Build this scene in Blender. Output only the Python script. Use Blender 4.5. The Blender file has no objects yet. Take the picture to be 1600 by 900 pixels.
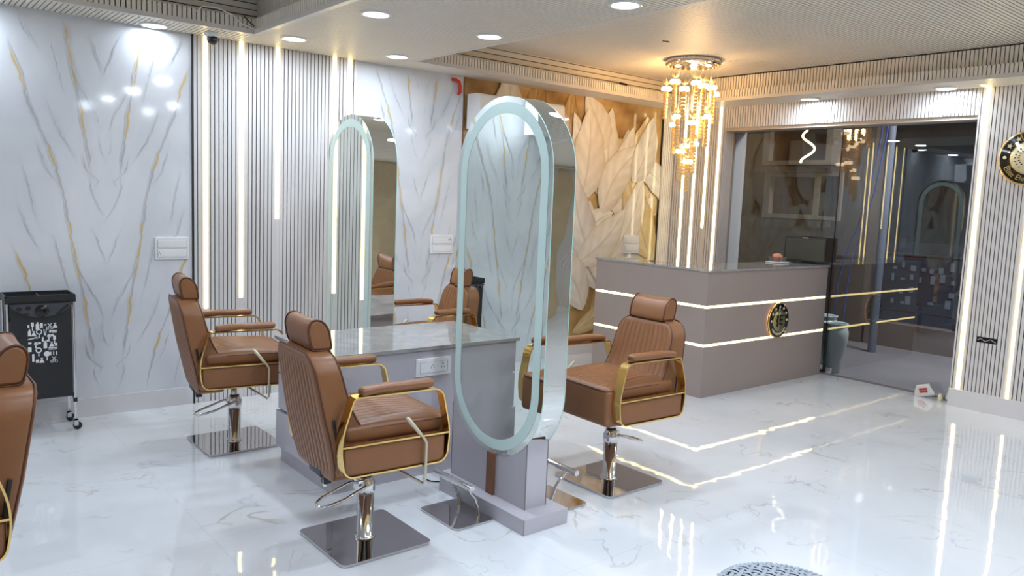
import bpy, bmesh, math, random
from mathutils import Vector, Matrix
PI = math.pi
random.seed(7)
sc = bpy.context.scene
COL = sc.collection

# ---------------------------------------------------------------- camera, world, lamps, exposure
cd = bpy.data.cameras.new('camera'); cam = bpy.data.objects.new('camera', cd); COL.objects.link(cam)
YAW, PITCH, ROLL, FPX = 0.88308028, 0.11205891, 0.04109734, 1227.171
fw = Vector((math.cos(YAW)*math.cos(PITCH), math.sin(YAW)*math.cos(PITCH), -math.sin(PITCH)))
rt = Vector((math.sin(YAW), -math.cos(YAW), 0)); up = rt.cross(fw)
r2 = rt*math.cos(ROLL) + up*math.sin(ROLL); u2 = -rt*math.sin(ROLL) + up*math.cos(ROLL)
M = Matrix((r2, u2, -fw)).transposed().to_4x4(); M.translation = (0, 0, 1.65)
cam.matrix_world = M
cd.sensor_width = 36; cd.lens = FPX/1600*36; cd.clip_start = 0.05
sc.camera = cam
sc.view_settings.view_transform = 'Standard'; sc.view_settings.look = 'None'
sc.view_settings.gamma = 1; sc.view_settings.use_curve_mapping = False
sc.view_settings.exposure = -0.50
sc.cycles.use_denoising = True
sc.cycles.max_bounces = 10; sc.cycles.diffuse_bounces = 5; sc.cycles.glossy_bounces = 6
sc.cycles.transparent_max_bounces = 12; sc.cycles.sample_clamp_indirect = 6
sc.cycles.caustics_reflective = False; sc.cycles.caustics_refractive = False
w = bpy.data.worlds.new('night'); sc.world = w; w.use_nodes = True
w.node_tree.nodes['Background'].inputs[0].default_value = (0.03, 0.045, 0.09, 1)
w.node_tree.nodes['Background'].inputs[1].default_value = 0.6

def area(name, loc, size, power, color, rot=(0, 0, 0), shape='DISK', size_y=None, spread=PI):
    l = bpy.data.lights.new(name, 'AREA'); l.shape = shape; l.size = size
    if size_y: l.size_y = size_y
    l.energy = power; l.color = color; l.spread = spread
    o = bpy.data.objects.new(name, l); o.location = loc; o.rotation_euler = rot; COL.objects.link(o); return o
ZC = 2.76          # soffit height
ZT = 3.02          # tray height
DOWN = [(1.585, 5.955), (2.452, 5.598), (2.466, 4.425), (3.325, 5.61), (3.325, 4.40), (3.295, 3.125), (7.20, 4.283), (7.20, 3.015),
        (2.466, 3.20), (2.466, 1.95), (3.30, 1.90), (2.466, 0.7), (3.30, 0.65), (2.466, -0.6), (3.30, -0.6), (7.20, 1.75), (7.20, 0.5), (0.35, 5.955), (-0.9, 5.955)]
COOL = (0.76, 0.87, 1.0); WARM = (1.0, 0.62, 0.26)
for i, (x, y) in enumerate(DOWN):
    area('downlight_lamp', (x, y, ZC-0.022), 0.15, 3.5 if i == 0 else 10 if x > 7 else 13 if i in (1, 3) else 18, COOL)
HIGH_ADDED = ((0.9, 3.3), (0.9, 1.9), (0.9, 0.5), (-1.2, 3.3), (-1.2, 1.4), (4.9, 1.6), (4.9, -0.2), (6.2, 0.6))
for x, y in HIGH_ADDED:   # added unseen lamps on the high ceiling, to brighten the floor evenly
    area('downlight_lamp', (x, y, ZT-0.03), 0.15, 9 if x > 2 else 15, COOL)
pl = bpy.data.lights.new('chandelier_glow', 'POINT'); pl.energy = 48; pl.color = (1, 0.58, 0.22); pl.shadow_soft_size = 0.12
po = bpy.data.objects.new('chandelier_glow', pl); po.location = (6.02, 4.80, 2.62); COL.objects.link(po)
area('outdoor_fill_light', (9.0, 3.2, 3.6), 0.8, 260, (0.90, 0.86, 0.85))  # this and the next are added to brighten the outside; no lamp stands there
area('outdoor_fill_light', (12.5, 1.5, 3.6), 0.8, 150, (0.5, 0.62, 1.0))

# ---------------------------------------------------------------- materials
MT = {}
def mat(name, color, rough=0.5, metal=0.0, spec=0.5, emit=None, es=0.0, noise=None, bump=None, coat=0):
    m = bpy.data.materials.new(name); m.use_nodes = True; nt = m.node_tree; b = nt.nodes['Principled BSDF']
    b.inputs['Base Color'].default_value = (*color, 1); b.inputs['Roughness'].default_value = rough
    b.inputs['Metallic'].default_value = metal; b.inputs['Specular IOR Level'].default_value = spec
    b.inputs['Coat Weight'].default_value = coat; b.inputs['Coat Roughness'].default_value = 0.05
    if emit: b.inputs['Emission Color'].default_value = (*emit, 1); b.inputs['Emission Strength'].default_value = es
    tc = nt.nodes.new('ShaderNodeTexCoord')
    if noise:                                   # (scale, amount)
        n = nt.nodes.new('ShaderNodeTexNoise'); n.inputs['Scale'].default_value = noise[0]; n.inputs['Detail'].default_value = 5
        nt.links.new(tc.outputs['Object'], n.inputs['Vector'])
        mx = nt.nodes.new('ShaderNodeMix'); mx.data_type = 'RGBA'
        a = noise[1]
        mx.inputs['A'].default_value = (*[c*(1-a) for c in color], 1); mx.inputs['B'].default_value = (*[min(1, c*(1+a)) for c in color], 1)
        nt.links.new(n.outputs['Fac'], mx.inputs['Factor']); nt.links.new(mx.outputs['Result'], b.inputs['Base Color'])
    if bump:                                    # (scale, strength, distance)
        n = nt.nodes.new('ShaderNodeTexNoise'); n.inputs['Scale'].default_value = bump[0]; n.inputs['Detail'].default_value = 3 if len(bump) < 4 else bump[3]
        nt.links.new(tc.outputs['Object'], n.inputs['Vector'])
        bp = nt.nodes.new('ShaderNodeBump'); bp.inputs['Strength'].default_value = bump[1]; bp.inputs['Distance'].default_value = bump[2]
        nt.links.new(n.outputs['Fac'], bp.inputs['Height']); nt.links.new(bp.outputs['Normal'], b.inputs['Normal'])
    MT[name] = m
    return m
mat('slat', (0.70, 0.67, 0.655), 0.42, noise=(9, 0.03))
mat('ceiling_slat_warmlit', (0.76, 0.705, 0.62), 0.45, noise=(9, 0.03))  # same boards as slat, with the warm LED light put into the colour
mat('groove', (0.025, 0.023, 0.024), 0.7, noise=(20, 0.2))
mat('lead_edge', (0.66, 0.62, 0.58), 0.35, noise=(9, 0.03))
mat('plaster', (0.62, 0.61, 0.60), 0.7, noise=(3, 0.05))
mat('back_wall', (0.55, 0.44, 0.28), 0.35, noise=(1.6, 0.35))
mat('skirting', (0.72, 0.70, 0.71), 0.22, noise=(2, 0.04))
mat('leather', (0.245, 0.103, 0.042), 0.36, spec=0.45, noise=(14, 0.10), bump=(160, 0.12, 0.002))
mat('piping', (0.10, 0.035, 0.016), 0.45, noise=(30, 0.15))
mat('gold', (0.86, 0.60, 0.22), 0.16, metal=1, noise=(6, 0.05))
mat('chrome', (0.78, 0.78, 0.80), 0.06, metal=1, noise=(6, 0.03))
mat('steel_plate', (0.60, 0.58, 0.58), 0.05, metal=1, noise=(4, 0.04), bump=(5, 0.05, 0.01))
mat('black_plastic', (0.014, 0.015, 0.018), 0.38, noise=(20, 0.2), bump=(90, 0.15, 0.002))
mat('black_gloss', (0.006, 0.006, 0.008), 0.12, noise=(10, 0.2))
mat('beige_metal', (0.62, 0.56, 0.42), 0.35, metal=0.3, noise=(20, 0.05))
mat('laminate', (0.50, 0.475, 0.52), 0.32, noise=(2.2, 0.05))
mat('seam', (0.22, 0.19, 0.20), 0.5, noise=(8, 0.1))
mat('counter_board', (0.33, 0.27, 0.245), 0.42, noise=(2.0, 0.05))
mat('wood_brown', (0.20, 0.085, 0.04), 0.4, noise=(12, 0.3))
mat('mirror', (0.86, 0.91, 0.86), 0.0, metal=1, noise=(1.0, 0.01))
mat('mirror_edge', (0.80, 0.82, 0.80), 0.015, metal=1, noise=(1, 0.01), bump=(3.0, 0.30, 0.03, 1))
mat('glass_edge', (0.35, 0.62, 0.55), 0.15, noise=(5, 0.05))
mat('frosted', (0.64, 0.82, 0.79), 0.35, noise=(6, 0.03))
mat('white_plastic', (0.78, 0.78, 0.79), 0.28, noise=(5, 0.02))
mat('grey_plastic', (0.30, 0.30, 0.31), 0.4, noise=(5, 0.05))
mat('led', (0.9, 0.85, 0.7), 0.5, emit=(1.0, 0.77, 0.30), es=9.5, noise=(5, 0.01))
mat('led_cool', (0.9, 0.9, 0.8), 0.5, emit=(1.0, 0.85, 0.48), es=9.0, noise=(5, 0.01))
mat('diffuser', (0.9, 0.9, 0.9), 0.5, emit=(0.9, 0.95, 1.0), es=14.0, noise=(5, 0.01))
mat('bulb', (0.9, 0.8, 0.6), 0.4, emit=(1.0, 0.80, 0.48), es=6.5, noise=(5, 0.01))
mat('amber', (0.75, 0.30, 0.04), 0.12, spec=0.8, emit=(1.0, 0.42, 0.06), es=0.55, noise=(60, 0.5), bump=(70, 0.7, 0.01))
mat('crystal', (0.78, 0.50, 0.20), 0.10, spec=0.9, emit=(1.0, 0.50, 0.14), es=0.2, noise=(70, 0.35), bump=(60, 0.8, 0.01))
mat('ceramic', (0.62, 0.70, 0.66), 0.15, noise=(5, 0.06))
mat('pavement', (0.19, 0.175, 0.18), 0.7, noise=(1.3, 0.35))
mat('kerb', (0.14, 0.10, 0.085), 0.8, noise=(3, 0.3))
mat('facade', (0.10, 0.07, 0.05), 0.8, noise=(1.5, 0.35))
mat('night_wall', (0.045, 0.055, 0.085), 0.8, noise=(1.2, 0.4))
mat('casing', (0.36, 0.29, 0.22), 0.5, noise=(6, 0.15))
mat('dark_pane', (0.055, 0.045, 0.04), 0.25, noise=(2.2, 0.5))
mat('pole_paint', (0.12, 0.135, 0.18), 0.6, noise=(4, 0.2))
mat('blue_cable', (0.03, 0.09, 0.34), 0.5, noise=(4, 0.1))
mat('dark_metal', (0.03, 0.03, 0.035), 0.4, metal=0.5, noise=(4, 0.1))
mat('screen', (0.05, 0.055, 0.045), 0.3, noise=(3, 0.2))
mat('salmon', (0.80, 0.30, 0.20), 0.6, noise=(30, 0.25), bump=(30, 0.6, 0.01))
mat('paper', (0.72, 0.70, 0.68), 0.6, noise=(14, 0.1))
mat('red', (0.60, 0.03, 0.02), 0.5, noise=(14, 0.1))
mat('wicker', (0.34, 0.38, 0.44), 0.4, noise=(40, 0.15))
mat('wicker_dark', (0.04, 0.045, 0.06), 0.7, noise=(40, 0.15))
mat('cream_disc', (0.80, 0.72, 0.46), 0.3, noise=(20, 0.12))
mat('backlight', (1.0, 0.6, 0.3), 0.5, emit=(1.0, 0.5, 0.2), es=3.0, noise=(5, 0.01))
mat('window_white', (0.5, 0.5, 0.52), 0.5, emit=(0.75, 0.9, 1.0), es=0.5, noise=(5, 0.5))
mat('tan_frame', (0.50, 0.44, 0.38), 0.4, noise=(5, 0.05))
mat('clear_glass', (0.85, 0.88, 0.9), 0.05, spec=0.8, noise=(5, 0.02))
MT['clear_glass'].node_tree.nodes['Principled BSDF'].inputs['Transmission Weight'].default_value = 0.9

# leather brightness stays one colour; glass of the shop window: clear sheet that mirrors the room as real glass does
def glass_mat():
    m = bpy.data.materials.new('shop_glass'); m.use_nodes = True; nt = m.node_tree; nt.nodes.clear()
    o = nt.nodes.new('ShaderNodeOutputMaterial'); mx = nt.nodes.new('ShaderNodeMixShader')
    t = nt.nodes.new('ShaderNodeBsdfTransparent'); t.inputs[0].default_value = (0.80, 0.84, 0.86, 1)
    g = nt.nodes.new('ShaderNodeBsdfGlossy'); g.inputs['Roughness'].default_value = 0.0; g.inputs[0].default_value = (1, 1, 1, 1)
    f = nt.nodes.new('ShaderNodeFresnel'); f.inputs[0].default_value = 1.62
    nt.links.new(f.outputs[0], mx.inputs[0]); nt.links.new(t.outputs[0], mx.inputs[1]); nt.links.new(g.outputs[0], mx.inputs[2])
    nt.links.new(mx.outputs[0], o.inputs[0]); MT['shop_glass'] = m
glass_mat()

def marble_wall_mat():
    """polished bookmatched marble; the drawn veins come as a mesh attribute, faint clouding from noise"""
    m = bpy.data.materials.new('marble'); m.use_nodes = True; nt = m.node_tree; b = nt.nodes['Principled BSDF']
    b.inputs['Roughness'].default_value = 0.07; b.inputs['Specular IOR Level'].default_value = 0.55
    at = nt.nodes.new('ShaderNodeVertexColor'); at.layer_name = 'vein'
    tc = nt.nodes.new('ShaderNodeTexCoord')
    n = nt.nodes.new('ShaderNodeTexNoise'); n.inputs['Scale'].default_value = 1.1; n.inputs['Detail'].default_value = 6; n.inputs['Distortion'].default_value = 1.2
    nt.links.new(tc.outputs['Object'], n.inputs['Vector'])
    r = nt.nodes.new('ShaderNodeValToRGB')
    r.color_ramp.elements[0].position = 0.3; r.color_ramp.elements[0].color = (0.60, 0.62, 0.66, 1)
    r.color_ramp.elements[1].position = 0.62; r.color_ramp.elements[1].color = (0.73, 0.74, 0.77, 1)
    nt.links.new(n.outputs['Fac'], r.inputs[0])
    mx = nt.nodes.new('ShaderNodeMix'); mx.data_type = 'RGBA'; mx.blend_type = 'MULTIPLY'; mx.inputs['Factor'].default_value = 1
    nt.links.new(r.outputs[0], mx.inputs['A']); nt.links.new(at.outputs['Color'], mx.inputs['B'])
    nt.links.new(mx.outputs['Result'], b.inputs['Base Color']); MT['marble'] = m
marble_wall_mat()

def mural_mat():
    m = bpy.data.materials.new('mural_print'); m.use_nodes = True; nt = m.node_tree; b = nt.nodes['Principled BSDF']
    b.inputs['Roughness'].default_value = 0.05
    at = nt.nodes.new('ShaderNodeVertexColor'); at.layer_name = 'vein'
    tc = nt.nodes.new('ShaderNodeTexCoord')
    n = nt.nodes.new('ShaderNodeTexNoise'); n.inputs['Scale'].default_value = 9; n.inputs['Detail'].default_value = 4
    nt.links.new(tc.outputs['Object'], n.inputs['Vector'])
    mp = nt.nodes.new('ShaderNodeMapRange'); mp.inputs[3].default_value = 0.86; mp.inputs[4].default_value = 1.1
    nt.links.new(n.outputs['Fac'], mp.inputs[0])
    mx = nt.nodes.new('ShaderNodeMix'); mx.data_type = 'RGBA'; mx.blend_type = 'MULTIPLY'; mx.inputs['Factor'].default_value = 1
    nt.links.new(at.outputs['Color'], mx.inputs['A']); nt.links.new(mp.outputs[0], mx.inputs['B'])
    nt.links.new(mx.outputs['Result'], b.inputs['Base Color']); MT['mural_print'] = m
mural_mat()

def floor_mat():
    m = bpy.data.materials.new('floor_tile'); m.use_nodes = True; nt = m.node_tree; b = nt.nodes['Principled BSDF']
    L = nt.links.new
    b.inputs['Roughness'].default_value = 0.03; b.inputs['Specular IOR Level'].default_value = 0.6
    tc = nt.nodes.new('ShaderNodeTexCoord')
    def noise(s, d, dist=0):
        n = nt.nodes.new('ShaderNodeTexNoise'); n.inputs['Scale'].default_value = s; n.inputs['Detail'].default_value = d; n.inputs['Distortion'].default_value = dist
        L(tc.outputs['Object'], n.inputs['Vector']); return n
    def band(n, c, wd):                        # thin line where the noise crosses c
        a = nt.nodes.new('ShaderNodeMath'); a.operation = 'SUBTRACT'; L(n.outputs['Fac'], a.inputs[0]); a.inputs[1].default_value = c
        q = nt.nodes.new('ShaderNodeMath'); q.operation = 'ABSOLUTE'; L(a.outputs[0], q.inputs[0])
        mp = nt.nodes.new('ShaderNodeMapRange'); mp.inputs[1].default_value = 0; mp.inputs[2].default_value = wd; mp.inputs[3].default_value = 1; mp.inputs[4].default_value = 0
        L(q.outputs[0], mp.inputs[0]); return mp
    def mul(a, b_):
        q = nt.nodes.new('ShaderNodeMath'); q.operation = 'MULTIPLY'; L(a, q.inputs[0])
        if isinstance(b_, float): q.inputs[1].default_value = b_
        else: L(b_, q.inputs[1])
        return q.outputs[0]
    def gate(n, lo, hi):
        mp = nt.nodes.new('ShaderNodeMapRange'); mp.inputs[1].default_value = lo; mp.inputs[2].default_value = hi; L(n.outputs['Fac'], mp.inputs[0]); return mp.outputs[0]
    base = nt.nodes.new('ShaderNodeValToRGB'); L(noise(0.8, 5, 0.8).outputs['Fac'], base.inputs[0])
    base.color_ramp.elements[0].position = 0.3; base.color_ramp.elements[0].color = (0.70, 0.725, 0.76, 1)
    base.color_ramp.elements[1].position = 0.65; base.color_ramp.elements[1].color = (0.80, 0.815, 0.84, 1)
    v1 = mul(band(noise(1.4, 6, 1.6), 0.5, 0.012).outputs[0], gate(noise(1.9, 2), 0.52, 0.62))
    v2 = mul(band(noise(2.3, 7, 1.2), 0.47, 0.02).outputs[0], gate(noise(2.7, 2), 0.55, 0.66))
    m1 = nt.nodes.new('ShaderNodeMix'); m1.data_type = 'RGBA'; L(mul(v1, 0.55), m1.inputs['Factor']); L(base.outputs[0], m1.inputs['A']); m1.inputs['B'].default_value = (0.42, 0.36, 0.26, 1)
    m2 = nt.nodes.new('ShaderNodeMix'); m2.data_type = 'RGBA'; L(mul(v2, 0.5), m2.inputs['Factor']); L(m1.outputs['Result'], m2.inputs['A']); m2.inputs['B'].default_value = (0.38, 0.38, 0.40, 1)
    br = nt.nodes.new('ShaderNodeTexBrick'); L(tc.outputs['Object'], br.inputs['Vector']); br.offset = 0
    br.inputs['Scale'].default_value = 1; br.inputs['Brick Width'].default_value = 1.2; br.inputs['Row Height'].default_value = 1.2; br.inputs['Mortar Size'].default_value = 0.0012; br.inputs['Mortar Smooth'].default_value = 0
    m3 = nt.nodes.new('ShaderNodeMix'); m3.data_type = 'RGBA'; L(mul(br.outputs['Fac'], 0.35), m3.inputs['Factor']); L(m2.outputs['Result'], m3.inputs['A']); m3.inputs['B'].default_value = (0.4, 0.4, 0.42, 1)
    L(m3.outputs['Result'], b.inputs['Base Color'])
    bp = nt.nodes.new('ShaderNodeBump'); bp.inputs['Strength'].default_value = 0.20; bp.inputs['Distance'].default_value = 0.0035
    L(noise(7, 1).outputs['Fac'], bp.inputs['Height']); L(bp.outputs['Normal'], b.inputs['Normal'])
    MT['floor_tile'] = m
floor_mat()
def table_marble():
    m = mat('table_marble', (0.33, 0.325, 0.32), 0.04, noise=(4.5, 0.45)); n = [x for x in m.node_tree.nodes if x.type == 'TEX_NOISE'][0]
    n.inputs['Distortion'].default_value = 2.5
table_marble()

# ---------------------------------------------------------------- mesh helpers
class MB:
    def __init__(s): s.v = []; s.f = []; s.m = []; s.s = []; s.c = None
    def add(s, vs, fs, m=0, smooth=False):
        b = len(s.v); s.v += [tuple(v) for v in vs]
        for f in fs: s.f.append([b+i for i in f]); s.m.append(m); s.s.append(smooth)
        return s
    def box(s, a, b, m=0, T=None):
        (x0, y0, z0), (x1, y1, z1) = a, b
        v = [(x0, y0, z0), (x1, y0, z0), (x1, y1, z0), (x0, y1, z0), (x0, y0, z1), (x1, y0, z1), (x1, y1, z1), (x0, y1, z1)]
        if T: v = [T @ Vector(p) for p in v]
        return s.add(v, [(0, 3, 2, 1), (4, 5, 6, 7), (0, 1, 5, 4), (1, 2, 6, 5), (2, 3, 7, 6), (3, 0, 4, 7)], m)
    def tube(s, path, r, n=10, m=0, closed=False, caps=True):
        P = [Vector(p) for p in path]; k = len(P); vs = []; ref = None
        for i, p in enumerate(P):
            if closed: t = P[(i+1) % k]-P[i-1]
            else: t = P[min(i+1, k-1)]-P[max(i-1, 0)]
            t.normalize()
            if ref is None: ref = t.orthogonal().normalized()
            ref = (ref - t*ref.dot(t)).normalized(); bi = t.cross(ref)
            rr = r[i] if isinstance(r, (list, tuple)) else r
            vs += [p + (ref*math.cos(2*PI*j/n)+bi*math.sin(2*PI*j/n))*rr for j in range(n)]
        fs = []
        for i in range(k if closed else k-1):
            a = i*n; b = ((i+1) % k)*n
            fs += [(a+j, a+(j+1) % n, b+(j+1) % n, b+j) for j in range(n)]
        s.add(vs, fs, m, True)
        if caps and not closed:
            b = len(s.v)-k*n
            s.f.append([b+j for j in range(n)][::-1]); s.m.append(m); s.s.append(False)
            s.f.append([b+(k-1)*n+j for j in range(n)]); s.m.append(m); s.s.append(False)
        return s
    def lathe(s, prof, n=28, c=(0, 0, 0), m=0, axis='z', smooth=True):
        vs = []
        for r, h in prof:
            for j in range(n):
                a = 2*PI*j/n; x, y = r*math.cos(a), r*math.sin(a)
                p = {'z': (x, y, h), 'x': (h, x, y), 'y': (x, h, y)}[axis]
                vs.append((c[0]+p[0], c[1]+p[1], c[2]+p[2]))
        fs = [(i*n+j, i*n+(j+1) % n, (i+1)*n+(j+1) % n, (i+1)*n+j) for i in range(len(prof)-1) for j in range(n)]
        s.add(vs, fs, m, smooth); b = len(s.v)-len(vs)
        if prof[0][0] > 1e-5: s.f.append([b+j for j in range(n)][::-1]); s.m.append(m); s.s.append(False)
        if prof[-1][0] > 1e-5: s.f.append([b+(len(prof)-1)*n+j for j in range(n)]); s.m.append(m); s.s.append(False)
        return s
    def prism(s, poly, h0, h1, axis='z', m=0, smooth=False, T=None):
        """extrude a 2-D outline along an axis"""
        def P(a, b, h):
            p = {'z': (a, b, h), 'x': (h, a, b), 'y': (a, h, b)}[axis]
            return T @ Vector(p) if T else p
        n = len(poly); vs = [P(a, b, h0) for a, b in poly]+[P(a, b, h1) for a, b in poly]
        b0 = len(s.v); s.add(vs, [(i, (i+1) % n, n+(i+1) % n, n+i) for i in range(n)], m, smooth)
        for off, rev in ((0, True), (n, False)):
            f = [b0+off+i for i in range(n)]
            s.f.append(f[::-1] if rev else f); s.m.append(m); s.s.append(False)
        return s
    def rbox(s, h, r, c=(0, 0, 0), ex=((), (), ()), cb=None, m=0, k=3):
        """box with rounded edges; ex = inner grid coordinates per axis, cb bends every point"""
        def coords(hh, extra):
            e = [math.tan(PI/4*i/k)*r for i in range(k+1)]
            return sorted(set([round(-(hh-r)-q, 6) for q in e]+[round(hh-r+q, 6) for q in e]+[round(q, 6) for q in extra if abs(q) < hh-r-1e-4]))
        cs = [coords(h[i], ex[i]) for i in range(3)]
        idx = {}; vs = []; fs = []
        def V(p):
            key = tuple(round(q, 5) for q in p)
            if key not in idx:
                core = Vector([max(-(h[i]-r), min(h[i]-r, p[i])) for i in range(3)])
                d = Vector(p)-core; q = core + d.normalized()*r if d.length > 1e-9 else Vector(p)
                if cb: q = cb(q)
                idx[key] = len(vs); vs.append((q[0]+c[0], q[1]+c[1], q[2]+c[2]))
            return idx[key]
        for ax in range(3):
            a1, a2 = (ax+1) % 3, (ax+2) % 3
            for sg in (-1, 1):
                for i in range(len(cs[a1])-1):
                    for j in range(len(cs[a2])-1):
                        q = []
                        for (u, v) in ((i, j), (i+1, j), (i+1, j+1), (i, j+1)):
                            p = [0, 0, 0]; p[ax] = sg*h[ax]; p[a1] = cs[a1][u]; p[a2] = cs[a2][v]; q.append(V(p))
                        fs.append(tuple(q) if sg > 0 else tuple(q[::-1]))
        return s.add(vs, fs, m, True)
    def build(s, name, mats, parent=None, loc=None):
        me = bpy.data.meshes.new(name); me.from_pydata(s.v, [], s.f)
        for q in (mats if isinstance(mats, (list, tuple)) else [mats]): me.materials.append(MT[q])
        me.polygons.foreach_set('material_index', s.m); me.polygons.foreach_set('use_smooth', s.s)
        if s.c:
            ca = me.color_attributes.new('vein', 'FLOAT_COLOR', 'POINT')
            ca.data.foreach_set('color', [q for c in s.c for q in (*c, 1)])
        me.update()
        bm = bmesh.new(); bm.from_mesh(me)
        if not s.c and len(bm.faces) < 60000: bmesh.ops.recalc_face_normals(bm, faces=bm.faces) if s.c is None and getattr(s, 'fix', True) else None
        for e in bm.edges:
            if len(e.link_faces) == 2 and e.link_faces[0].smooth != e.link_faces[1].smooth: e.smooth = False
        bm.to_mesh(me); bm.free()
        o = bpy.data.objects.new(name, me); COL.objects.link(o)
        if parent: o.parent = parent
        if loc: o.location = loc
        return o
def struct(o): o['kind'] = 'structure'; return o
def tag(o, label, cat, group=None, kind=None):
    o['label'] = label; o['category'] = cat
    if group: o['group'] = group
    if kind: o['kind'] = kind
    return o
def thing(name, label, cat, loc=(0, 0, 0), rz=0, group=None):
    o = bpy.data.objects.new(name, None); o.empty_display_size = 0.1; COL.objects.link(o); o.location = loc; o.rotation_euler = (0, 0, rz)
    return tag(o, label, cat, group)
def kids(o): return [c for c in COL.objects if c.parent == o]
def copy_tree(o, parent=None):
    c = o.copy(); COL.objects.link(c)
    if parent: c.parent = parent
    for ch in kids(o): copy_tree(ch, c)
    return c
def frange(a, b, st):
    out = []; x = a
    while x <= b+1e-9: out.append(x); x += st
    return out
def rounded(pts, rad, n=6):
    """2-D polygon with rounded corners; rad per corner"""
    out = []; k = len(pts)
    for i in range(k):
        p = Vector(pts[i]); a = (Vector(pts[i-1])-p); b = (Vector(pts[(i+1) % k])-p); r = rad[i] if isinstance(rad, (list, tuple)) else rad
        a.normalize(); b.normalize(); ang = a.angle(b); d = r/math.tan(ang/2); p0 = p+a*d; p1 = p+b*d
        cc = p + (a+b).normalized()*(r/math.sin(ang/2)); v0 = p0-cc; v1 = p1-cc
        t0 = math.atan2(v0.y, v0.x); t1 = math.atan2(v1.y, v1.x); dt = (t1-t0+PI) % (2*PI)-PI
        out += [(cc.x+r*math.cos(t0+dt*j/n), cc.y+r*math.sin(t0+dt*j/n)) for j in range(n+1)]
    return out
def text_mb(txt, size, depth, T, m=0, mb=None, align='CENTER'):
    """letters as mesh: text lies in local XY, T places it"""
    cu = bpy.data.curves.new('t', 'FONT'); cu.body = txt; cu.size = size; cu.align_x = align; cu.align_y = 'CENTER'; cu.extrude = depth/2; cu.resolution_u = 2
    o = bpy.data.objects.new('t', cu); COL.objects.link(o)
    dg = bpy.context.evaluated_depsgraph_get(); me = bpy.data.meshes.new_from_object(o.evaluated_get(dg))
    mb = mb or MB()
    mb.add([T @ v.co for v in me.vertices], [tuple(p.vertices) for p in me.polygons], m)
    bpy.data.objects.remove(o); bpy.data.curves.remove(cu); bpy.data.meshes.remove(me)
    return mb

# ---------------------------------------------------------------- slatted cladding
PITCH_, GAP, DEP = 0.0318, 0.0075, 0.009
def slats(mb, O, U, V, N, lu, lv, pitch=PITCH_, gap=GAP, skip=()):
    """slats run along U, repeat along V, face N; dark backing behind"""
    O, U, V, N = Vector(O), Vector(U), Vector(V), Vector(N)
    mb.add([O, O+U*lu, O+U*lu+V*lv, O+V*lv], [(0, 1, 2, 3)], 1)
    x = 0
    while x < lv-1e-4:
        a, b = x+gap/2, min(x+pitch-gap/2, lv)
        if b > a and not any(s0-0.001 < (a+b)/2 < s1+0.001 for s0, s1 in skip):
            p = [O+V*a, O+V*b, O+V*b+N*DEP, O+V*a+N*DEP]
            q = [v+U*lu for v in p]
            mb.add(p+q, [(3, 2, 6, 7), (2, 1, 5, 6), (0, 3, 7, 4), (0, 1, 2, 3), (4, 7, 6, 5)], 0)
        x += pitch
    return mb
YA, XB = 6.07, 7.37

# ---------------------------------------------------------------- marble walls with drawn veins
def lerp(a, b, t): return a+(b-a)*t
LONG = [(-.02, .02), (-.015, 0)]
VEINS = [   # (points (u, z) within a 1.31 m repeat, width, colour, gold patches)
    ([(.57, 2.54), (.50, 2.33), (.455, 2.15), (.345, 1.87), (.262, 1.58), (.235, 1.36), (.20, 1.12), (.155, .90), (.13, .69), (.105, .50), (.085, .40)], .010, 'main'),
    ([(.105, 2.66), (.06, 2.56), (.0, 2.38)], .006, 'grey'),
    ([(.22, 2.50), (.15, 2.28), (.06, 2.12), (.02, 2.0)], .006, 'grey'),
    ([(.33, 2.62), (.29, 2.42), (.235, 2.2)], .005, 'grey'),
    ([(.16, 1.86), (.12, 1.72), (.05, 1.66), (.075, 1.60)], .008, 'grey'),
    ([(.42, 1.92), (.37, 1.74), (.29, 1.62)], .009, 'grey'),
    ([(.50, 1.75), (.46, 1.55), (.43, 1.38)], .005, 'grey'),
    ([(.36, 2.2), (.30, 2.02), (.22, 1.86), (.17, 1.80)], .006, 'grey'),
    ([(.53, 1.50), (.47, 1.30), (.40, 1.18)], .007, 'grey'),
    ([(.05, 1.98), (.03, 1.86), (.0, 1.80)], .005, 'grey'),
    ([(.085, 1.72), (.10, 1.62), (.05, 1.47), (.0, 1.40)], .005, 'grey')]
GOLD = (0.90, 0.66, 0.30); GREY = (0.66, 0.65, 0.63); PALE = (0.82, 0.82, 0.82)
VK = [0]
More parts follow.
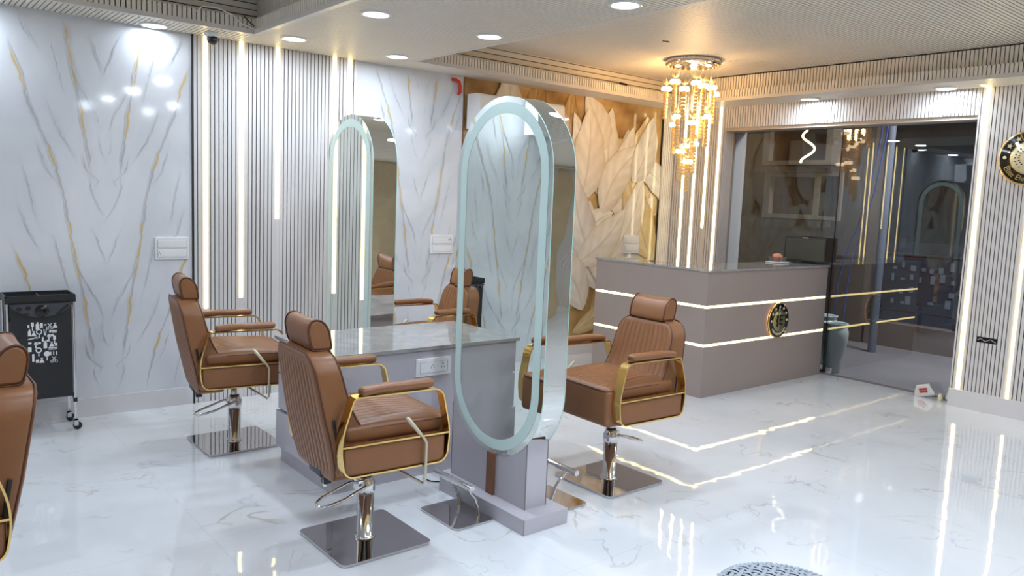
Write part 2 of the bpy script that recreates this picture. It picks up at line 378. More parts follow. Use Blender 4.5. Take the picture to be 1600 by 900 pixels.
def marble_panel(name, x0, x1, z0, z1, centers, dz=0.0, y=YA, seed=1):
    rnd = random.Random(seed); mb = MB(); mb.c = []
    mb.add([(x0, y, z0), (x1, y, z0), (x1, y, z1), (x0, y, z1)], [(0, 1, 2, 3)]); mb.c += [(1, 1, 1)]*4
    mb.add([(x0, y+.02, z0), (x1, y+.02, z0), (x1, y+.02, z1), (x0, y+.02, z1)], [(3, 2, 1, 0)]); mb.c += [(1, 1, 1)]*4
    for sgn_pat, (pts, wd, kind) in enumerate(VEINS):
        for rep in (-2, -1, 0, 1):
            r2_ = random.Random(sgn_pat*7+3)
            line = []
            for i in range(len(pts)-1):
                (u0, w0), (u1, w1) = pts[i], pts[i+1]; n = max(2, int(abs(w1-w0)/.03))
                for j in range(n):
                    t = j/n; line.append((lerp(u0, u1, t)+r2_.uniform(-.006, .006), lerp(w0, w1, t)+rep*1.31+dz, (i+t)/(len(pts)-1)))
            line.append((*pts[-1][:1], pts[-1][1]+rep*1.31+dz, 1))
            for cx in centers:
                for sg in (-1, 1):
                    P = [(cx+sg*u, z, t) for u, z, t in line if z0 < z < z1 and x0 < cx+sg*u < x1]
                    # keep runs that are continuous
                    if len(P) < 4: continue
                    run = [P[0]]; runs = []
                    for p in P[1:]:
                        if abs(p[1]-run[-1][1]) + abs(p[0]-run[-1][0]) < .12: run.append(p)
                        else: runs.append(run); run = [p]
                    runs.append(run)
                    for run in runs:
                        if len(run) < 4: continue
                        k = len(run); vs = []; cc = []; VK[0] += 1; yo = y-.0006-.00012*(VK[0] % 60)
                        for i, (px, pz, t) in enumerate(run):
                            end = min(1, min(i, k-1-i)/3)
                            g = math.sin(t*19+sgn_pat) * math.sin(t*7.3+1)
                            w_ = wd*(.62 if kind == 'main' else .42)*(0.4+0.9*abs(math.sin(t*23+sgn_pat*2)))*end + .0008
                            col = (GOLD if g > -.02 else GREY) if kind == 'main' else (GREY if g > 0 else PALE)
                            if kind == 'main' and g > -.02: w_ *= 1.25
                            vs += [(px-w_*1.5, yo, pz), (px-w_*.25, yo, pz), (px+w_*.25, yo, pz), (px+w_*1.5, yo, pz)]
                            c2 = tuple(lerp(1, q, end) for q in col); cc += [(1, 1, 1), c2, c2, (1, 1, 1)]
                        mb.add(vs, [(i*4+j, i*4+j+1, i*4+j+5, i*4+j+4) for i in range(k-1) for j in range(3)]); mb.c += cc
    return mb.build(name, 'marble')
struct(marble_panel('wall_back', -2.6, 1.875, 0.135, ZC, (-1.11, .09, 1.29)))
struct(marble_panel('wall_back', 3.206, 4.315, 0.135, ZC, (3.86,), dz=.53, seed=2))
b = MB().box((-2.6, YA-.012, 0), (1.875, YA+.02, .135)).box((3.206, YA-.012, 0), (XB, YA+.02, .135))
struct(b.build('baseboard_back', 'skirting'))

# leaf mural
def mural():
    rnd = random.Random(21); mb = MB(); mb.c = []
    x0, x1, z0, z1 = 4.315, 7.125, .135, ZC; y = YA
    nx, nz = 28, 28
    vs = []; cc = []
    for i in range(nx+1):
        for j in range(nz+1):
            vs.append((lerp(x0, x1, i/nx), y, lerp(z0, z1, j/nz)))
            t = .5+.5*math.sin(i*.9+math.sin(j*.7)*2)*math.cos(j*.8+i*.3)
            cc.append(tuple(lerp(a, c, t) for a, c in zip((.26, .13, .04), (.66, .46, .20))))
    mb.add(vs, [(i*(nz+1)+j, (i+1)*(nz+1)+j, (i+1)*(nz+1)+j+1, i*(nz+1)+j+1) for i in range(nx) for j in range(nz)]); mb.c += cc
    def leaf(cx, cz, L, W, a, bend, light, k):
        W *= 1.22
        n = 26; mrow = 10; vs = []; cc = []; off = y-.0008-.00035*k
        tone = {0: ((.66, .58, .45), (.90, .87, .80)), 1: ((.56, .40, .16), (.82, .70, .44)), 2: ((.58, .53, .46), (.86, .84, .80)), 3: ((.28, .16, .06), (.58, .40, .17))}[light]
        for i in range(n+1):
            t = i/n; wv = W*(math.sin(PI*min(1, t**.8))**.8 if 0 < t < 1 else 0)
            ang = a+bend*(t-.5); px = cx+L*(t-.5)*math.cos(a)-bend*L*(t-.5)**2*math.sin(a); pz = cz+L*(t-.5)*math.sin(a)+bend*L*(t-.5)**2*math.cos(a)
            for j in range(-mrow, mrow+1):
                s_ = j/mrow; q = wv*s_*(1+.04*math.sin(t*26+j))
                X = px-math.sin(ang)*q; Z = pz+math.cos(ang)*q
                X = max(x0, min(x1, X)); Z = max(z0, min(z1, Z))
                vs.append((X, off, Z))
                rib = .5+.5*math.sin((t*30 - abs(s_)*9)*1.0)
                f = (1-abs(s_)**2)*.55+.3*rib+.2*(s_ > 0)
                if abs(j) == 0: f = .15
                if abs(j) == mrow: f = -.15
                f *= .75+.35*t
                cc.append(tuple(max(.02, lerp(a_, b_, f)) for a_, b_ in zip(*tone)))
        R = 2*mrow+1
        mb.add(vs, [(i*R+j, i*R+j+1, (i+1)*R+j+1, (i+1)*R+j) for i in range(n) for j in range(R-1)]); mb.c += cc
    k = 0
    for q in range(26):      # dim leaves behind
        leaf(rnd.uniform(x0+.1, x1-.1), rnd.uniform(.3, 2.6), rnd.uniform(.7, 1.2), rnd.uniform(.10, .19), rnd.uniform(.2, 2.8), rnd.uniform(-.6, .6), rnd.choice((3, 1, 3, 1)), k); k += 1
    for q in range(46):
        leaf(rnd.uniform(x0+.1, x1-.1), rnd.uniform(.3, 2.6), rnd.uniform(.6, 1.15), rnd.uniform(.11, .20), rnd.choice((1.3, 1.7, .9, 2.2, 2.6, .6))+rnd.uniform(-.3, .3), rnd.uniform(-.7, .7), rnd.choice((0, 0, 0, 2, 2, 1)), k); k += 1
    for (cx, cz, L, W, a, bd, lt) in ((5.95, 2.15, 1.0, .20, 1.5, .25, 0), (6.42, 2.0, 1.0, .17, .85, -.5, 0), (6.65, 1.45, 1.1, .16, 1.1, .4, 0), (5.85, 1.45, 1.1, .18, 1.95, -.4, 2), (6.25, 1.25, .9, .17, .7, .3, 0), (5.75, .9, .9, .17, 2.3, .5, 0), (6.85, 2.25, .8, .15, 1.2, .3, 2)):
        leaf(cx, cz, L, W, a, bd, lt, k); k += 1
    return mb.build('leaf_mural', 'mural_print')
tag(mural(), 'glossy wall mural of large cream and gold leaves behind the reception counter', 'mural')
struct(MB().box((4.309, YA-.008, .135), (4.32, YA-.0005, ZC)).build('trim_6', 'wood_brown'))
# shell
def shell():
    struct(MB().box((-2.8, -2.4, -.12), (7.56, 6.3, 0)).build('floor', 'floor_tile'))
    struct(MB().box((-2.8, YA+.021, 0), (7.9, YA+.2, 3.4)).build('wall_back', 'plaster'))
    struct(MB().box((-2.8, -2.4, 0), (-2.6, YA+.2, 3.4)).build('wall_left', 'plaster'))
    struct(MB().box((-2.8, -2.6, 0), (7.9, -2.4, 3.4)).build('wall_front', 'back_wall'))
    r = MB().box((7.60, 5.386, 0), (7.8, YA+.2, 3.4)).box((XB+.002, 5.40, 0), (7.60, YA+.02, 3.4))
    r.box((XB+.002, -2.4, 0), (7.8, 2.77, 3.4)).box((XB+.002, 2.77, 2.53), (7.8, 5.40, 3.4))
    struct(r.build('wall_right', 'plaster'))
    struct(MB().box((-2.8, -2.6, ZT+.012), (7.9, 6.3, ZT+.2)).build('ceiling', 'plaster'))
shell()

# ---------------------------------------------------------------- slatted walls
# back wall, left slat bay with five light strips
ST = [1.968, 2.233, 2.520, 3.006, 3.145]
def gaps(vs, half=.021): return [(v-half, v+half) for v in vs]
mb = slats(MB(), (1.875, YA, 0), (0, 0, 1), (1, 0, 0), (0, -1, 0), ZC, 3.206-1.875, skip=[(a-1.875, b-1.875) for a, b in gaps(ST, .0165)])
struct(mb.build('trim_1', ['slat', 'groove']))
struct(MB().box((1.868, YA-.014, 0), (1.880, YA+.01, ZC)).build('trim_7', 'dark_metal'))
mb = slats(MB(), (7.135, YA, 0), (0, 0, 1), (1, 0, 0), (0, -1, 0), ZC, XB-7.135)
struct(mb.build('trim_2', ['slat', 'groove']))
struct(MB().box((7.122, YA-.02, 0), (7.136, YA+.01, ZC)).build('trim_8', 'dark_metal'))
# right wall: slats around the shop window
SB = [5.91, 5.755, 5.595, 5.435]
mb = MB()
slats(mb, (XB, 5.386, 0), (0, 0, 1), (0, 1, 0), (-1, 0, 0), ZC, YA-5.386, skip=[(a-5.386, b-5.386) for a, b in gaps(SB, .0165)])
slats(mb, (XB, 2.80, 2.53), (0, 0, 1), (0, 1, 0), (-1, 0, 0), ZC-2.53, 5.386-2.80)
slats(mb, (XB, -2.4, .155), (0, 0, 1), (0, 1, 0), (-1, 0, 0), ZC-.155, 2.80+2.4, skip=[(2.4+2.735-.03, 2.4+2.735+.02), (2.4+2.345-.014, 2.4+2.345+.014)])
slats(mb, (XB, 5.388, 0), (0, 0, 1), (1, 0, 0), (0, -1, 0), 2.53, 7.56-XB)
struct(mb.build('trim_3', ['slat', 'groove']))
struct(MB().box((XB-.03, -2.4, 0), (7.6, 2.80, .155)).build('baseboard_right', 'skirting'))
struct(MB().box((XB, 2.765, .155), (7.62, 2.80, 2.53)).build('trim_9', 'lead_edge'))

# light strips: each one a luminous bar set in its gap
def led_strip(a, b, label, group=None, m='led'):
    t = MB().box(a, b).build('led_strip', m); return tag(t, label, 'light strip', group)
mb = MB()
for x in ST: mb.box((x-.030, YA-.006, 0), (x+.030, YA-.0005, ZC))
struct(mb.build('trim_14', 'slat'))
mb = MB()
for y in SB+[2.735, 2.345]: mb.box((XB-.006, y-.030, .155 if y < 3 else 0), (XB-.0005, y+.030, ZC))
struct(mb.build('trim_15', 'slat'))
names = ['vertical light strip at the left end of the slatted back wall, beneath the dome camera', 'second vertical light strip from the dome camera on the slatted back wall',
         'short third light strip from the dome camera, ending midway down the slatted wall', 'vertical light strip just left of the far arched mirror top',
         'rightmost light strip of the slatted back wall, coming down behind the far mirror']
for x, zb, n in zip(ST, (.73, .80, 1.42, .75, .75), names):
    led_strip((x-.013, YA-.012, zb), (x+.013, YA-.001, ZC), n)
for x, zb in zip(ST, (.73, .80, 1.42, .75, .75)):
    if zb > 0: struct(MB().box((x-.014, YA-.010, 0.0), (x+.014, YA-.001, zb-.001)).build('trim_10', 'slat'))
names = ['leftmost light strip on the slats beside the leaf mural', 'second light strip behind the hanging chandelier, left of the window', 'third light strip left of the window, ending above the counter', 'light strip on the slat edge nearest the shop window frame']
for y, zb, n in zip(SB, (.9, .9, 1.42, .9), names):
    led_strip((XB-.012, y-.013, zb), (XB-.001, y+.013, ZC), n, m='led_cool')
led_strip((XB-.014, 2.722, .16), (XB-.001, 2.748, ZC), 'tall light strip on the right edge of the shop window')
led_strip((7.20, 2.722, ZC-.009), (XB-.014, 2.748, ZC-.0005), 'short light strip on the soffit meeting the strip beside the window')
led_strip((XB-.012, 2.335, .155), (XB-.001, 2.355, ZC), 'tall light strip under the round wall emblem, right of the shop window')

# ---------------------------------------------------------------- ceilings
def ceilings():
    XR, YR, XT0, XT1 = 2.20, 5.70, 3.545, 6.90
    # soffit boards: bodies of the boxed-out ceiling
    mb = MB(); slats(mb, (-2.6, YR, ZC), (0, 1, 0), (1, 0, 0), (0, 0, -1), YA-YR, XR+2.6)
    mb.box((-2.6, YR, ZC+.001), (XR, YA+.02, ZC+.09), 2)
    struct(mb.build('ceiling', ['ceiling_slat_warmlit', 'groove', 'lead_edge']))
    mb = MB(); slats(mb, (XR, -2.4, ZC), (1, 0, 0), (0, 1, 0), (0, 0, -1), XT0-XR, YA+2.4, gap=.0085)
    mb.box((XR, -2.4, ZC+.001), (XT0, YA+.02, ZC+.09), 2)
    struct(mb.build('ceiling', ['ceiling_slat_warmlit', 'groove', 'lead_edge']))
    mb = MB(); slats(mb, (XT0+.012, YR, ZC+.004), (1, 0, 0), (0, 1, 0), (0, 0, -1), XB-XT0-.012, YA-YR, gap=.003)
    slats(mb, (XT1, -2.4, ZC+.004), (1, 0, 0), (0, 1, 0), (0, 0, -1), XB-XT1, YR+2.4, gap=.003)
    mb.box((XT0, YR, ZC+.005), (XB, YA+.02, ZC+.09), 2).box((XT1, -2.4, ZC+.005), (XB+.2, YR, ZC+.09), 2)
    struct(mb.build('ceiling', ['ceiling_slat_warmlit', 'groove', 'lead_edge']))
    # fascias: plain nosing with short upright slats, then the set-back upper band
    def fascia(name, O, V, N, L, upper_h, lift=0):
        O, V, N = Vector(O), Vector(V), Vector(N); Zv = Vector((0, 0, 1)); mb = MB()
        def bx(a, b, c, d, e, f, m):       # along V, along -N (back), up
            p = [O+V*x+N*y+Zv*z for z in (e, f) for x, y in ((a, c), (b, c), (b, d), (a, d))]
            mb.add(p, [(0, 1, 2, 3), (7, 6, 5, 4), (0, 4, 5, 1), (1, 5, 6, 2), (2, 6, 7, 3), (3, 7, 4, 0)], m)
        bx(0, L, .012, -.03, -.010, .022, 2)
        slats(mb, O+Zv*.022, Zv, V, N, .075, L)
        return mb
    m1 = fascia('f', (-2.6, YR, ZC), (1, 0, 0), (0, -1, 0), XR+2.6, 1)
    slats(m1, (-2.6, YR+.10, ZC+.09), (1, 0, 0), (0, 0, 1), (0, -1, 0), XR+2.6+.1, ZT-ZC-.09, pitch=.045)
    struct(m1.build('trim_4', ['ceiling_slat_warmlit', 'groove', 'lead_edge']))
    m2 = fascia('f', (XR, -2.4, ZC), (0, 1, 0), (-1, 0, 0), YR+2.4, 0)
    slats(m2, (XR+.06, -2.4, ZC+.09), (0, 0, 1), (0, 1, 0), (-1, 0, 0), ZT-ZC-.09, YR+2.5)
    struct(m2.build('trim_4', ['ceiling_slat_warmlit', 'groove', 'lead_edge']))
    m3 = fascia('f', (XT0, YR, ZC), (1, 0, 0), (0, -1, 0), XT1-XT0, 1)
    slats(m3, (XT0-.1, YR+.12, ZC+.09), (1, 0, 0), (0, 0, 1), (0, -1, 0), XT1-XT0+.2, ZT-ZC-.09, pitch=.05)
    struct(m3.build('trim_5', ['ceiling_slat_warmlit', 'groove', 'lead_edge']))
    m4 = fascia('f', (XT1, -2.4, ZC), (0, 1, 0), (-1, 0, 0), YR+2.4, 0)
    slats(m4, (XT1+.06, -2.4, ZC+.09), (0, 0, 1), (0, 1, 0), (-1, 0, 0), ZT-ZC-.11, YR+2.5)
    struct(m4.build('trim_5', ['ceiling_slat_warmlit', 'groove', 'lead_edge']))
    m5 = fascia('f', (XT0, -2.4, ZC), (0, 1, 0), (1, 0, 0), YR+2.4, 0)
    slats(m5, (XT0-.06, -2.4, ZC+.09), (0, 0, 1), (0, 1, 0), (1, 0, 0), ZT-ZC-.09, YR+2.5)
    struct(m5.build('trim_5', ['ceiling_slat_warmlit', 'groove', 'lead_edge']))
    # upper ceilings
    mb = MB(); slats(mb, (-2.6, -2.4, ZT), (1, 0, 0), (0, 1, 0), (0, 0, -1), XR+2.6+.06, YR+.1+2.4, gap=.007)
    struct(mb.build('ceiling', ['ceiling_slat_warmlit', 'groove']))
    mb = MB(); slats(mb, (XT0-.06, -2.4, ZT), (1, 0, 0), (0, 1, 0), (0, 0, -1), XT1-XT0+.12, YR+.12+2.4, gap=.0085)
    struct(mb.build('ceiling', ['ceiling_slat_warmlit', 'groove']))
ceilings()

# downlights
dl = ['round recessed downlight over the marble wall at the far left', 'round downlight between the third and fourth light strips of the slatted wall',
      'round downlight of the middle ceiling panel nearest its left recess', 'round downlight of the middle ceiling panel nearest the marble wall on the right',
      'round downlight of the middle panel, beside the edge of the chandelier tray', 'round downlight at the top edge of the picture, right end of the middle panel',
      'round downlight above the left half of the shop window', 'round downlight above the right end of the shop window']
d0 = None
for i, (x, y) in enumerate(DOWN):
    if i > 7 and not (1 < x): pass
    if d0 is None:
        d0 = thing('downlight', dl[0], 'downlight', (x, y, ZC))
        MB().lathe([(.078, -.018), (.096, -.018), (.098, -.010), (.098, 0), (.078, 0), (.078, -.018)], 32).build('trim_ring', 'white_plastic', d0)
        MB().lathe([(0, -.0165), (.077, -.0165), (.077, -.004), (0, -.004)], 32).build('lamp_diffuser', 'diffuser', d0)
        continue
    c = copy_tree(d0); c.location = (x, y, ZC)
    if i < 8: c['label'] = dl[i]
    else: c['label'] = 'round downlight added unseen on the high ceiling to brighten the floor'; c['group'] = 'downlights outside the picture'
for x, y in HIGH_ADDED:
    c = copy_tree(d0); c.location = (x, y, ZT-.009); c['label'] = 'round downlight added unseen on the high ceiling to brighten the floor'; c['group'] = 'downlights outside the picture'

# ---------------------------------------------------------------- salon chair
def make_chair():
    T = thing('salon_chair', '', 'chair')
    G = frange(-.20, .2001, .04)                  # stitched channels
    gy = sorted([g+d for g in G for d in (-.010, -.004, 0, .004, .010)])
    def groove(v, lines, wd=.0042):
        d = min(abs(v-g) for g in lines); return math.exp(-(d/wd)**2)
    # seat box
    mb = MB()
    def cbx(q): return q
    mb.rbox((.275, .262, .075), .028, (.015, 0, .495)); mb.rbox((.034, .262, .105), .030, (.268, 0, .528))
    for sy in (-1, 1): mb.rbox((.250, .025, .066), .014, (-.004, sy*.288, .506))
    mb.build('seat_box', 'leather', T)
    # cushion
    def cseat(q):
        top = max(0, q.z/.045); x = q.x
        wave = .010*math.sin((x+.25)*9)*math.cos(q.y*4)*min(1, max(0, (x+.24)/.15)) if q.z > 0 else 0
        fr = min(1, max(0, (.26-x)/.06), max(0, (x+.30)/.16)); sd = min(1, max(0, (.235-abs(q.y))/.03))
        gl = [g+.006*math.sin(x*14) for g in G]
        q.z += top*(wave + .012*sd*fr - .009*groove(q.y, gl)*fr*sd)
        return q
    mb = MB().rbox((.268, .260, .045), .034, (.030, 0, .606), (frange(-.26, .26, .03), gy, ()), cseat)
    s = mb.build('seat_cushion', 'leather', T)
    mb = MB(); o = [(-.10, -.256)]+rounded([(.300, -.256), (.300, .256)][::1]+[(-.236, .256), (-.236, -.256)], .036, 5)[0:12]+[(-.10, .256)]
    mb.tube([(x, y, .628) for x, y in o], .0038, 6)
    mb.build('seat_piping', 'piping', s)
    # backrest
    H, R, W, TH = .295, .10, .252, .075
    def cback(q):
        z = q.z; wy = W
        if z > H-R: d = z-(H-R); wy = W-(R-math.sqrt(max(0, R*R-min(d, R)**2)))
        if z > -.08: wy -= .026*min(1, (z+.08)/.30)
        if z < -.12: wy -= .022*(-.12-z)/.17
        if z < -H+.08: wy -= .08-math.sqrt(max(0, .0064-min(.08, -H+.08-z)**2))
        q.y *= wy/W
        gl = [g*wy/W for g in G]
        f = min(1, max(0, (wy-.035-abs(q.y))/.02))*min(1, max(0, (H-.03-abs(z))/.03))
        sx = 1 if q.x > 0 else -1
        face = min(1, abs(q.x)/(TH*.8))
        q.x -= sx*face*.0085*groove(q.y, gl)*f
        if sx > 0: q.x += face*(.055*math.exp(-((z+.12)/.10)**2) - .006*math.cos(q.y/W*1.4))
        else: q.x -= .010*math.cos(q.y/W*1.5)*face
        q.x *= 1-.18*max(0, z/H)
        q.x -= z*.220
        return q
    bx, bz = -.243, .672
    zz = frange(-.27, .27, .03)
    b_ = MB().rbox((TH, W, H), .026, (bx, 0, bz), ((), gy, zz+[.20, .22, .24, .26, .28, -.22, -.25, -.265, -.28]), cback).build('backrest', 'leather', T)
    mb = MB()
    for sx in (-1, 1):
        pts = []
        for z in frange(-.27, H-.004, .02)+[H-.002]:
            q = cback(Vector((sx*TH*.80, W, z))); pts.append((q.x+bx+sx*.004, q.y-.004, q.z+bz+(.0 if z < H-.02 else .001)))
        other = [(x, -y, z) for x, y, z in pts[::-1]]
        mb.tube(pts+other, .0045, 6)
    mb.build('back_piping', 'piping', b_)
    # headrest: padded roll
    prof = []
    for k in range(25):
        a = 2*PI*k/24; ca, sa = math.cos(a), math.sin(a)
        ex_, ez_ = (.95, .95) if sa > 0 else (.22, .45)
        px_, pz_ = .050*math.copysign(abs(ca)**ex_, ca), .070*math.copysign(abs(sa)**ez_, sa)
        prof.append((px_-pz_*.20, pz_))
    prof = prof[:-1]
    vs = []; ys = [(-.142, .80), (-.137, .94), (-.12, 1.0), (-.06, 1.0), (0, 1.0), (.06, 1.0), (.12, 1.0), (.137, .94), (.142, .80)]
    for y, sc_ in ys:
        dip = .006*math.cos(y/.142*1.5)
        vs += [(-.300+px*sc_ - dip*0, y, 1.034+pz*sc_-(dip if pz > 0 else 0)) for px, pz in prof]
    n = len(prof); fs = [(i*n+j, i*n+(j+1) % n, (i+1)*n+(j+1) % n, (i+1)*n+j) for i in range(len(ys)-1) for j in range(n)]
    mb = MB().add(vs, fs, 0, True); mb.add(vs[:n], [tuple(range(n))[::-1]], 0); mb.add(vs[-n:], [tuple(range(n))], 0)
    hr = mb.build('headrest', 'leather', T)
    for y in (-.139, .139): MB().tube([(-.300+px*.97, y, 1.034+pz*.97) for px, pz in prof], .0038, 6, closed=True).build('headrest_piping', 'piping', hr)
    for y in (-.05, .05): MB().tube([(-.30, y, .94), (-.30, y, 1.02)], .006, 8).build('headrest_post', 'black_plastic', T)
    # gold flat-bar loops with arm pads
    loop = rounded([(-.252, .437), (.252, .437), (.268, .58), (.222, .790), (-.214, .790), (-.280, .59)], [.05, .055, .3, .060, .030, .35], 7)
    th = .007
    for sy in (-1, 1):
        mb = MB(); k = len(loop); y0, y1 = sy*.264, sy*.322
        rings = []
        for i in range(k):
            p = Vector(loop[i]); t = (Vector(loop[(i+1) % k])-Vector(loop[i-1])).normalized(); nn = Vector((t.y, -t.x))
            a, b = p+nn*th*0, p-nn*th
            rings += [(a.x, y0, a.y), (a.x, y1, a.y), (b.x, y1, b.y), (b.x, y0, b.y)]
        fs = [(i*4+j, i*4+(j+1) % 4, ((i+1) % k)*4+(j+1) % 4, ((i+1) % k)*4+j) for i in range(k) for j in range(4)]
        mb.add(rings, fs, 0)
        mb.box((-.266, min(sy*.304, sy*.322), .572), (.262, max(sy*.304, sy*.322), .580))
        mb.build('armrest_frame', 'gold', T)
        def carm(q):
            q.z += .004 - .35*q.x*q.x if q.x < 0 else .002
            return q
        MB().rbox((.178, .031, .019), .017, (.0, sy*.293, .811), (frange(-.15, .15, .03), (), ()), carm).build('arm_pad', 'leather', T)
        # recline slot
        mb = MB(); mb.rbox((.007, .004, .085), .003, (0, 0, 0)); mt = Matrix.Translation((-.262, sy*.250, .60)) @ Matrix.Rotation(-.17, 4, 'Y')
        mb.v = [tuple(mt @ Vector(v)) for v in mb.v]; mb.build('hinge_cover', 'black_plastic', T)
    # under-seat bracket
    mb = MB().rbox((.055, .07, .025), .006, (-.215, -.03, .405)); mb.rbox((.018, .022, .04), .005, (-.235, -.08, .385)); mb.rbox((.12, .09, .012), .004, (0, 0, .412))
    mb.build('underseat_bracket', 'black_plastic', T)
    MB().tube([(-.245, -.09, .365), (-.245, -.09, .335)], .009, 8).build('bracket_bolt', 'chrome', T)
    # recline lever on the right-hand side
    L = MB(); L.tube([(.03, -.10, .425), (.045, -.22, .405), (.125, -.33, .357), (.133, -.334, .37), (.134, -.334, .545), (.128, -.333, .56), (.10, -.328, .60)], .0062, 8)
    lv = L.build('recline_lever', 'beige_metal', T)
    MB().tube([(.105, -.329, .59), (.05, -.31, .662), (.044, -.308, .668)], [.0085, .011, .007], 10).build('lever_grip', 'beige_metal', lv)
    # pedestal
    B = MB().prism(rounded([(-.235, -.235), (.235, -.235), (.235, .235), (-.235, .235)], .03, 5), .002, .014).build('base_plate', 'steel_plate', T)
    MB().lathe([(.052, .014), (.05, .022), (.040, .026), (.040, .245), (.0, .245)], 28).build('pump_column', 'chrome', T)
    MB().lathe([(.043, .235), (.046, .24), (.046, .285), (.034, .305), (.03, .32), (.0, .32)], 24).box((-.05, -.028, .25), (.01, .028, .30)).build('pump_head', 'chrome', T)
    MB().lathe([(.017, .31), (.017, .42), (0, .42)], 16).build('piston', 'chrome', T)
    MB().tube([(-.02, -.045, .275), (-.07, -.055, .262), (-.13, -.058, .238), (-.20, -.055, .222), (-.235, -.035, .212), (-.245, 0, .208), (-.235, .035, .212), (-.20, .055, .222), (-.13, .058, .245), (-.07, .055, .268), (-.02, .045, .28)], .0072, 8).build('pump_lever', 'chrome', T)
    return T
C0 = make_chair()
CH = [((1.792, 3.222), -.06, 'brown leather salon chair in the middle foreground, facing the near arched mirror', .06),
      ((1.797, 4.985), -.13, 'brown leather salon chair beside the slatted wall, left of the table', .13),
      ((3.392, 3.140), PI-.04, 'brown leather salon chair in front of the reception counter, turned toward the near mirror', .04),
      ((.045, 3.16), PI, 'brown leather salon chair cut off by the left edge of the picture', 0),
      ((3.33, 4.99), PI, 'brown leather salon chair behind the table, mostly hidden by the near arched mirror', 0)]
for i, ((x, y), rz, lab, corr) in enumerate(CH):
    t = C0 if i == 0 else copy_tree(C0)
    t.location = (x, y, 0); t.rotation_euler = (0, 0, rz); t['label'] = lab; t['group'] = 'brown salon chairs'
    if corr:
        for ch in kids(t):
            if ch.name.split('.')[0] == 'base_plate': ch.rotation_euler = (0, 0, corr)

# ---------------------------------------------------------------- styling table
TX0, TX1, TY0, TY1, TZ = 1.87, 3.34, 3.785, 4.50, .78
t = thing('styling_table', 'long mauve-grey styling table with polished stone top between the two arched mirrors', 'table', (2.6, 4.14, 0))
def local(mb, o):
    mb.v = [(x-o[0], y-o[1], z-o[2]) for x, y, z in mb.v]; return mb
tl = (2.6, 4.14, 0)
mb = MB().box((TX0+.035, TY0+.02, .0), (TX1-.035, TY1-.02, .10)).box((TX0+.035, TY0, .10), (TX1-.02, TY1-.01, TZ-.02))
local(mb, tl).build('cabinet_body', 'laminate', t)
for z0, z1, dx in ((.105, .325, -.035), (.335, .55, -.02), (.56, .755, -.02)):
    local(MB().box((TX0+dx+.035, TY0+.004, z0), (TX0+.037, TY1-.015, z1)), tl).build('drawer', 'laminate', t)
local(MB().prism(rounded([(TX0-.005, TY0-.012), (TX1+.01, TY0-.012), (TX1+.01, TY1+.01), (TX0-.005, TY1+.01)], .004, 2), TZ-.02, TZ), tl).build('tabletop', 'table_marble', t)
def socket(name, x0, x1, z0, z1, y, label, kind):
    tt = thing(name, label, 'socket plate' if kind == 's' else 'switch plate', ((x0+x1)/2, y, (z0+z1)/2))
    w2, h2 = (x1-x0)/2, (z1-z0)/2
    mb = MB().rbox((w2, .006, h2), .003, (0, -.006, 0)); mb.build('face_plate', 'white_plastic', tt)
    if kind == 's':
        mb = MB()
        mb.prism(rounded([(-w2*.8, -h2*.62), (w2*.8, -h2*.62), (w2*.8, h2*.62), (-w2*.8, h2*.62)], .003, 2), -.0135, -.0118, 'y'); mb.build('socket_insert', 'white_plastic', tt)
        mb = MB()
        for cx in (-.01, w2*.52):
            for dx, dz in ((0, .013), (-.009, -.006), (.009, -.006), (-.009, .002) if cx < 0 else (0, .018), (.009, .002) if cx < 0 else (0, .016)):
                mb.lathe([(0, -.0145), (.0028, -.0145), (.0028, -.0132)], 8, (cx+dx, 0, dz), axis='y')
        mb.build('socket_holes', 'black_plastic', tt)
        mb = MB(); a, b2 = w2*.8, h2*.62
        for p in ((-a, -b2, a, -b2+.0012), (-a, b2-.0012, a, b2), (-a, -b2, -a+.0012, b2), (a-.0012, -b2, a, b2)):
            mb.box((p[0], -.0142, p[1]), (p[2], -.0132, p[3]))
        mb.build('insert_outline', 'grey_plastic', tt)
    else:
        for zc in (h2*.42, -h2*.42):
            mb = MB().rbox((w2*.84, .003, h2*.34), .002, (0, -.0135, zc)); mod = mb.build('switch_module', 'white_plastic', tt)
            mb = MB(); a, b2 = w2*.85, h2*.35
            for p in ((-a, zc-b2, a, zc-b2+.0018), (-a, zc+b2-.0018, a, zc+b2), (-a, zc-b2, -a+.0018, zc+b2), (a-.0018, zc-b2, a, zc+b2)):
                mb.box((p[0], -.0150, p[1]), (p[2], -.0120, p[3]))
            if kind == 'l' and zc < 0:
                for dx, dz in ((-.09, .008), (-.096, -.006), (-.084, -.006)): mb.lathe([(0, -.018), (.003, -.018), (.003, -.0165)], 8, (dx, 0, zc+dz), axis='y')
            if kind == 'm' and zc > 0:
                for dx in (.07, .085): mb.box((dx, -.0185, zc), (dx+.010, -.0163, zc+.014))
            mb.build('module_outline', 'grey_plastic', mod)
    return tt
socket('socket_plate', 2.412, 2.652, .605, .712, TY0-.001, 'white electrical socket plate on the front of the styling table', 's')
socket('switch_plate', 1.603, 1.842, 1.108, 1.272, YA-.001, 'white switch plate on the veined marble left of the slatted wall', 'l')
socket('switch_plate', 3.985, 4.237, 1.125, 1.297, YA-.001, 'white switch plate on the marble between the two mirrors', 'm')
socket('switch_plate', 6.545, 6.805, 1.10, 1.306, YA-.03, 'white switch plate on the leaf mural above the counter', 'n')

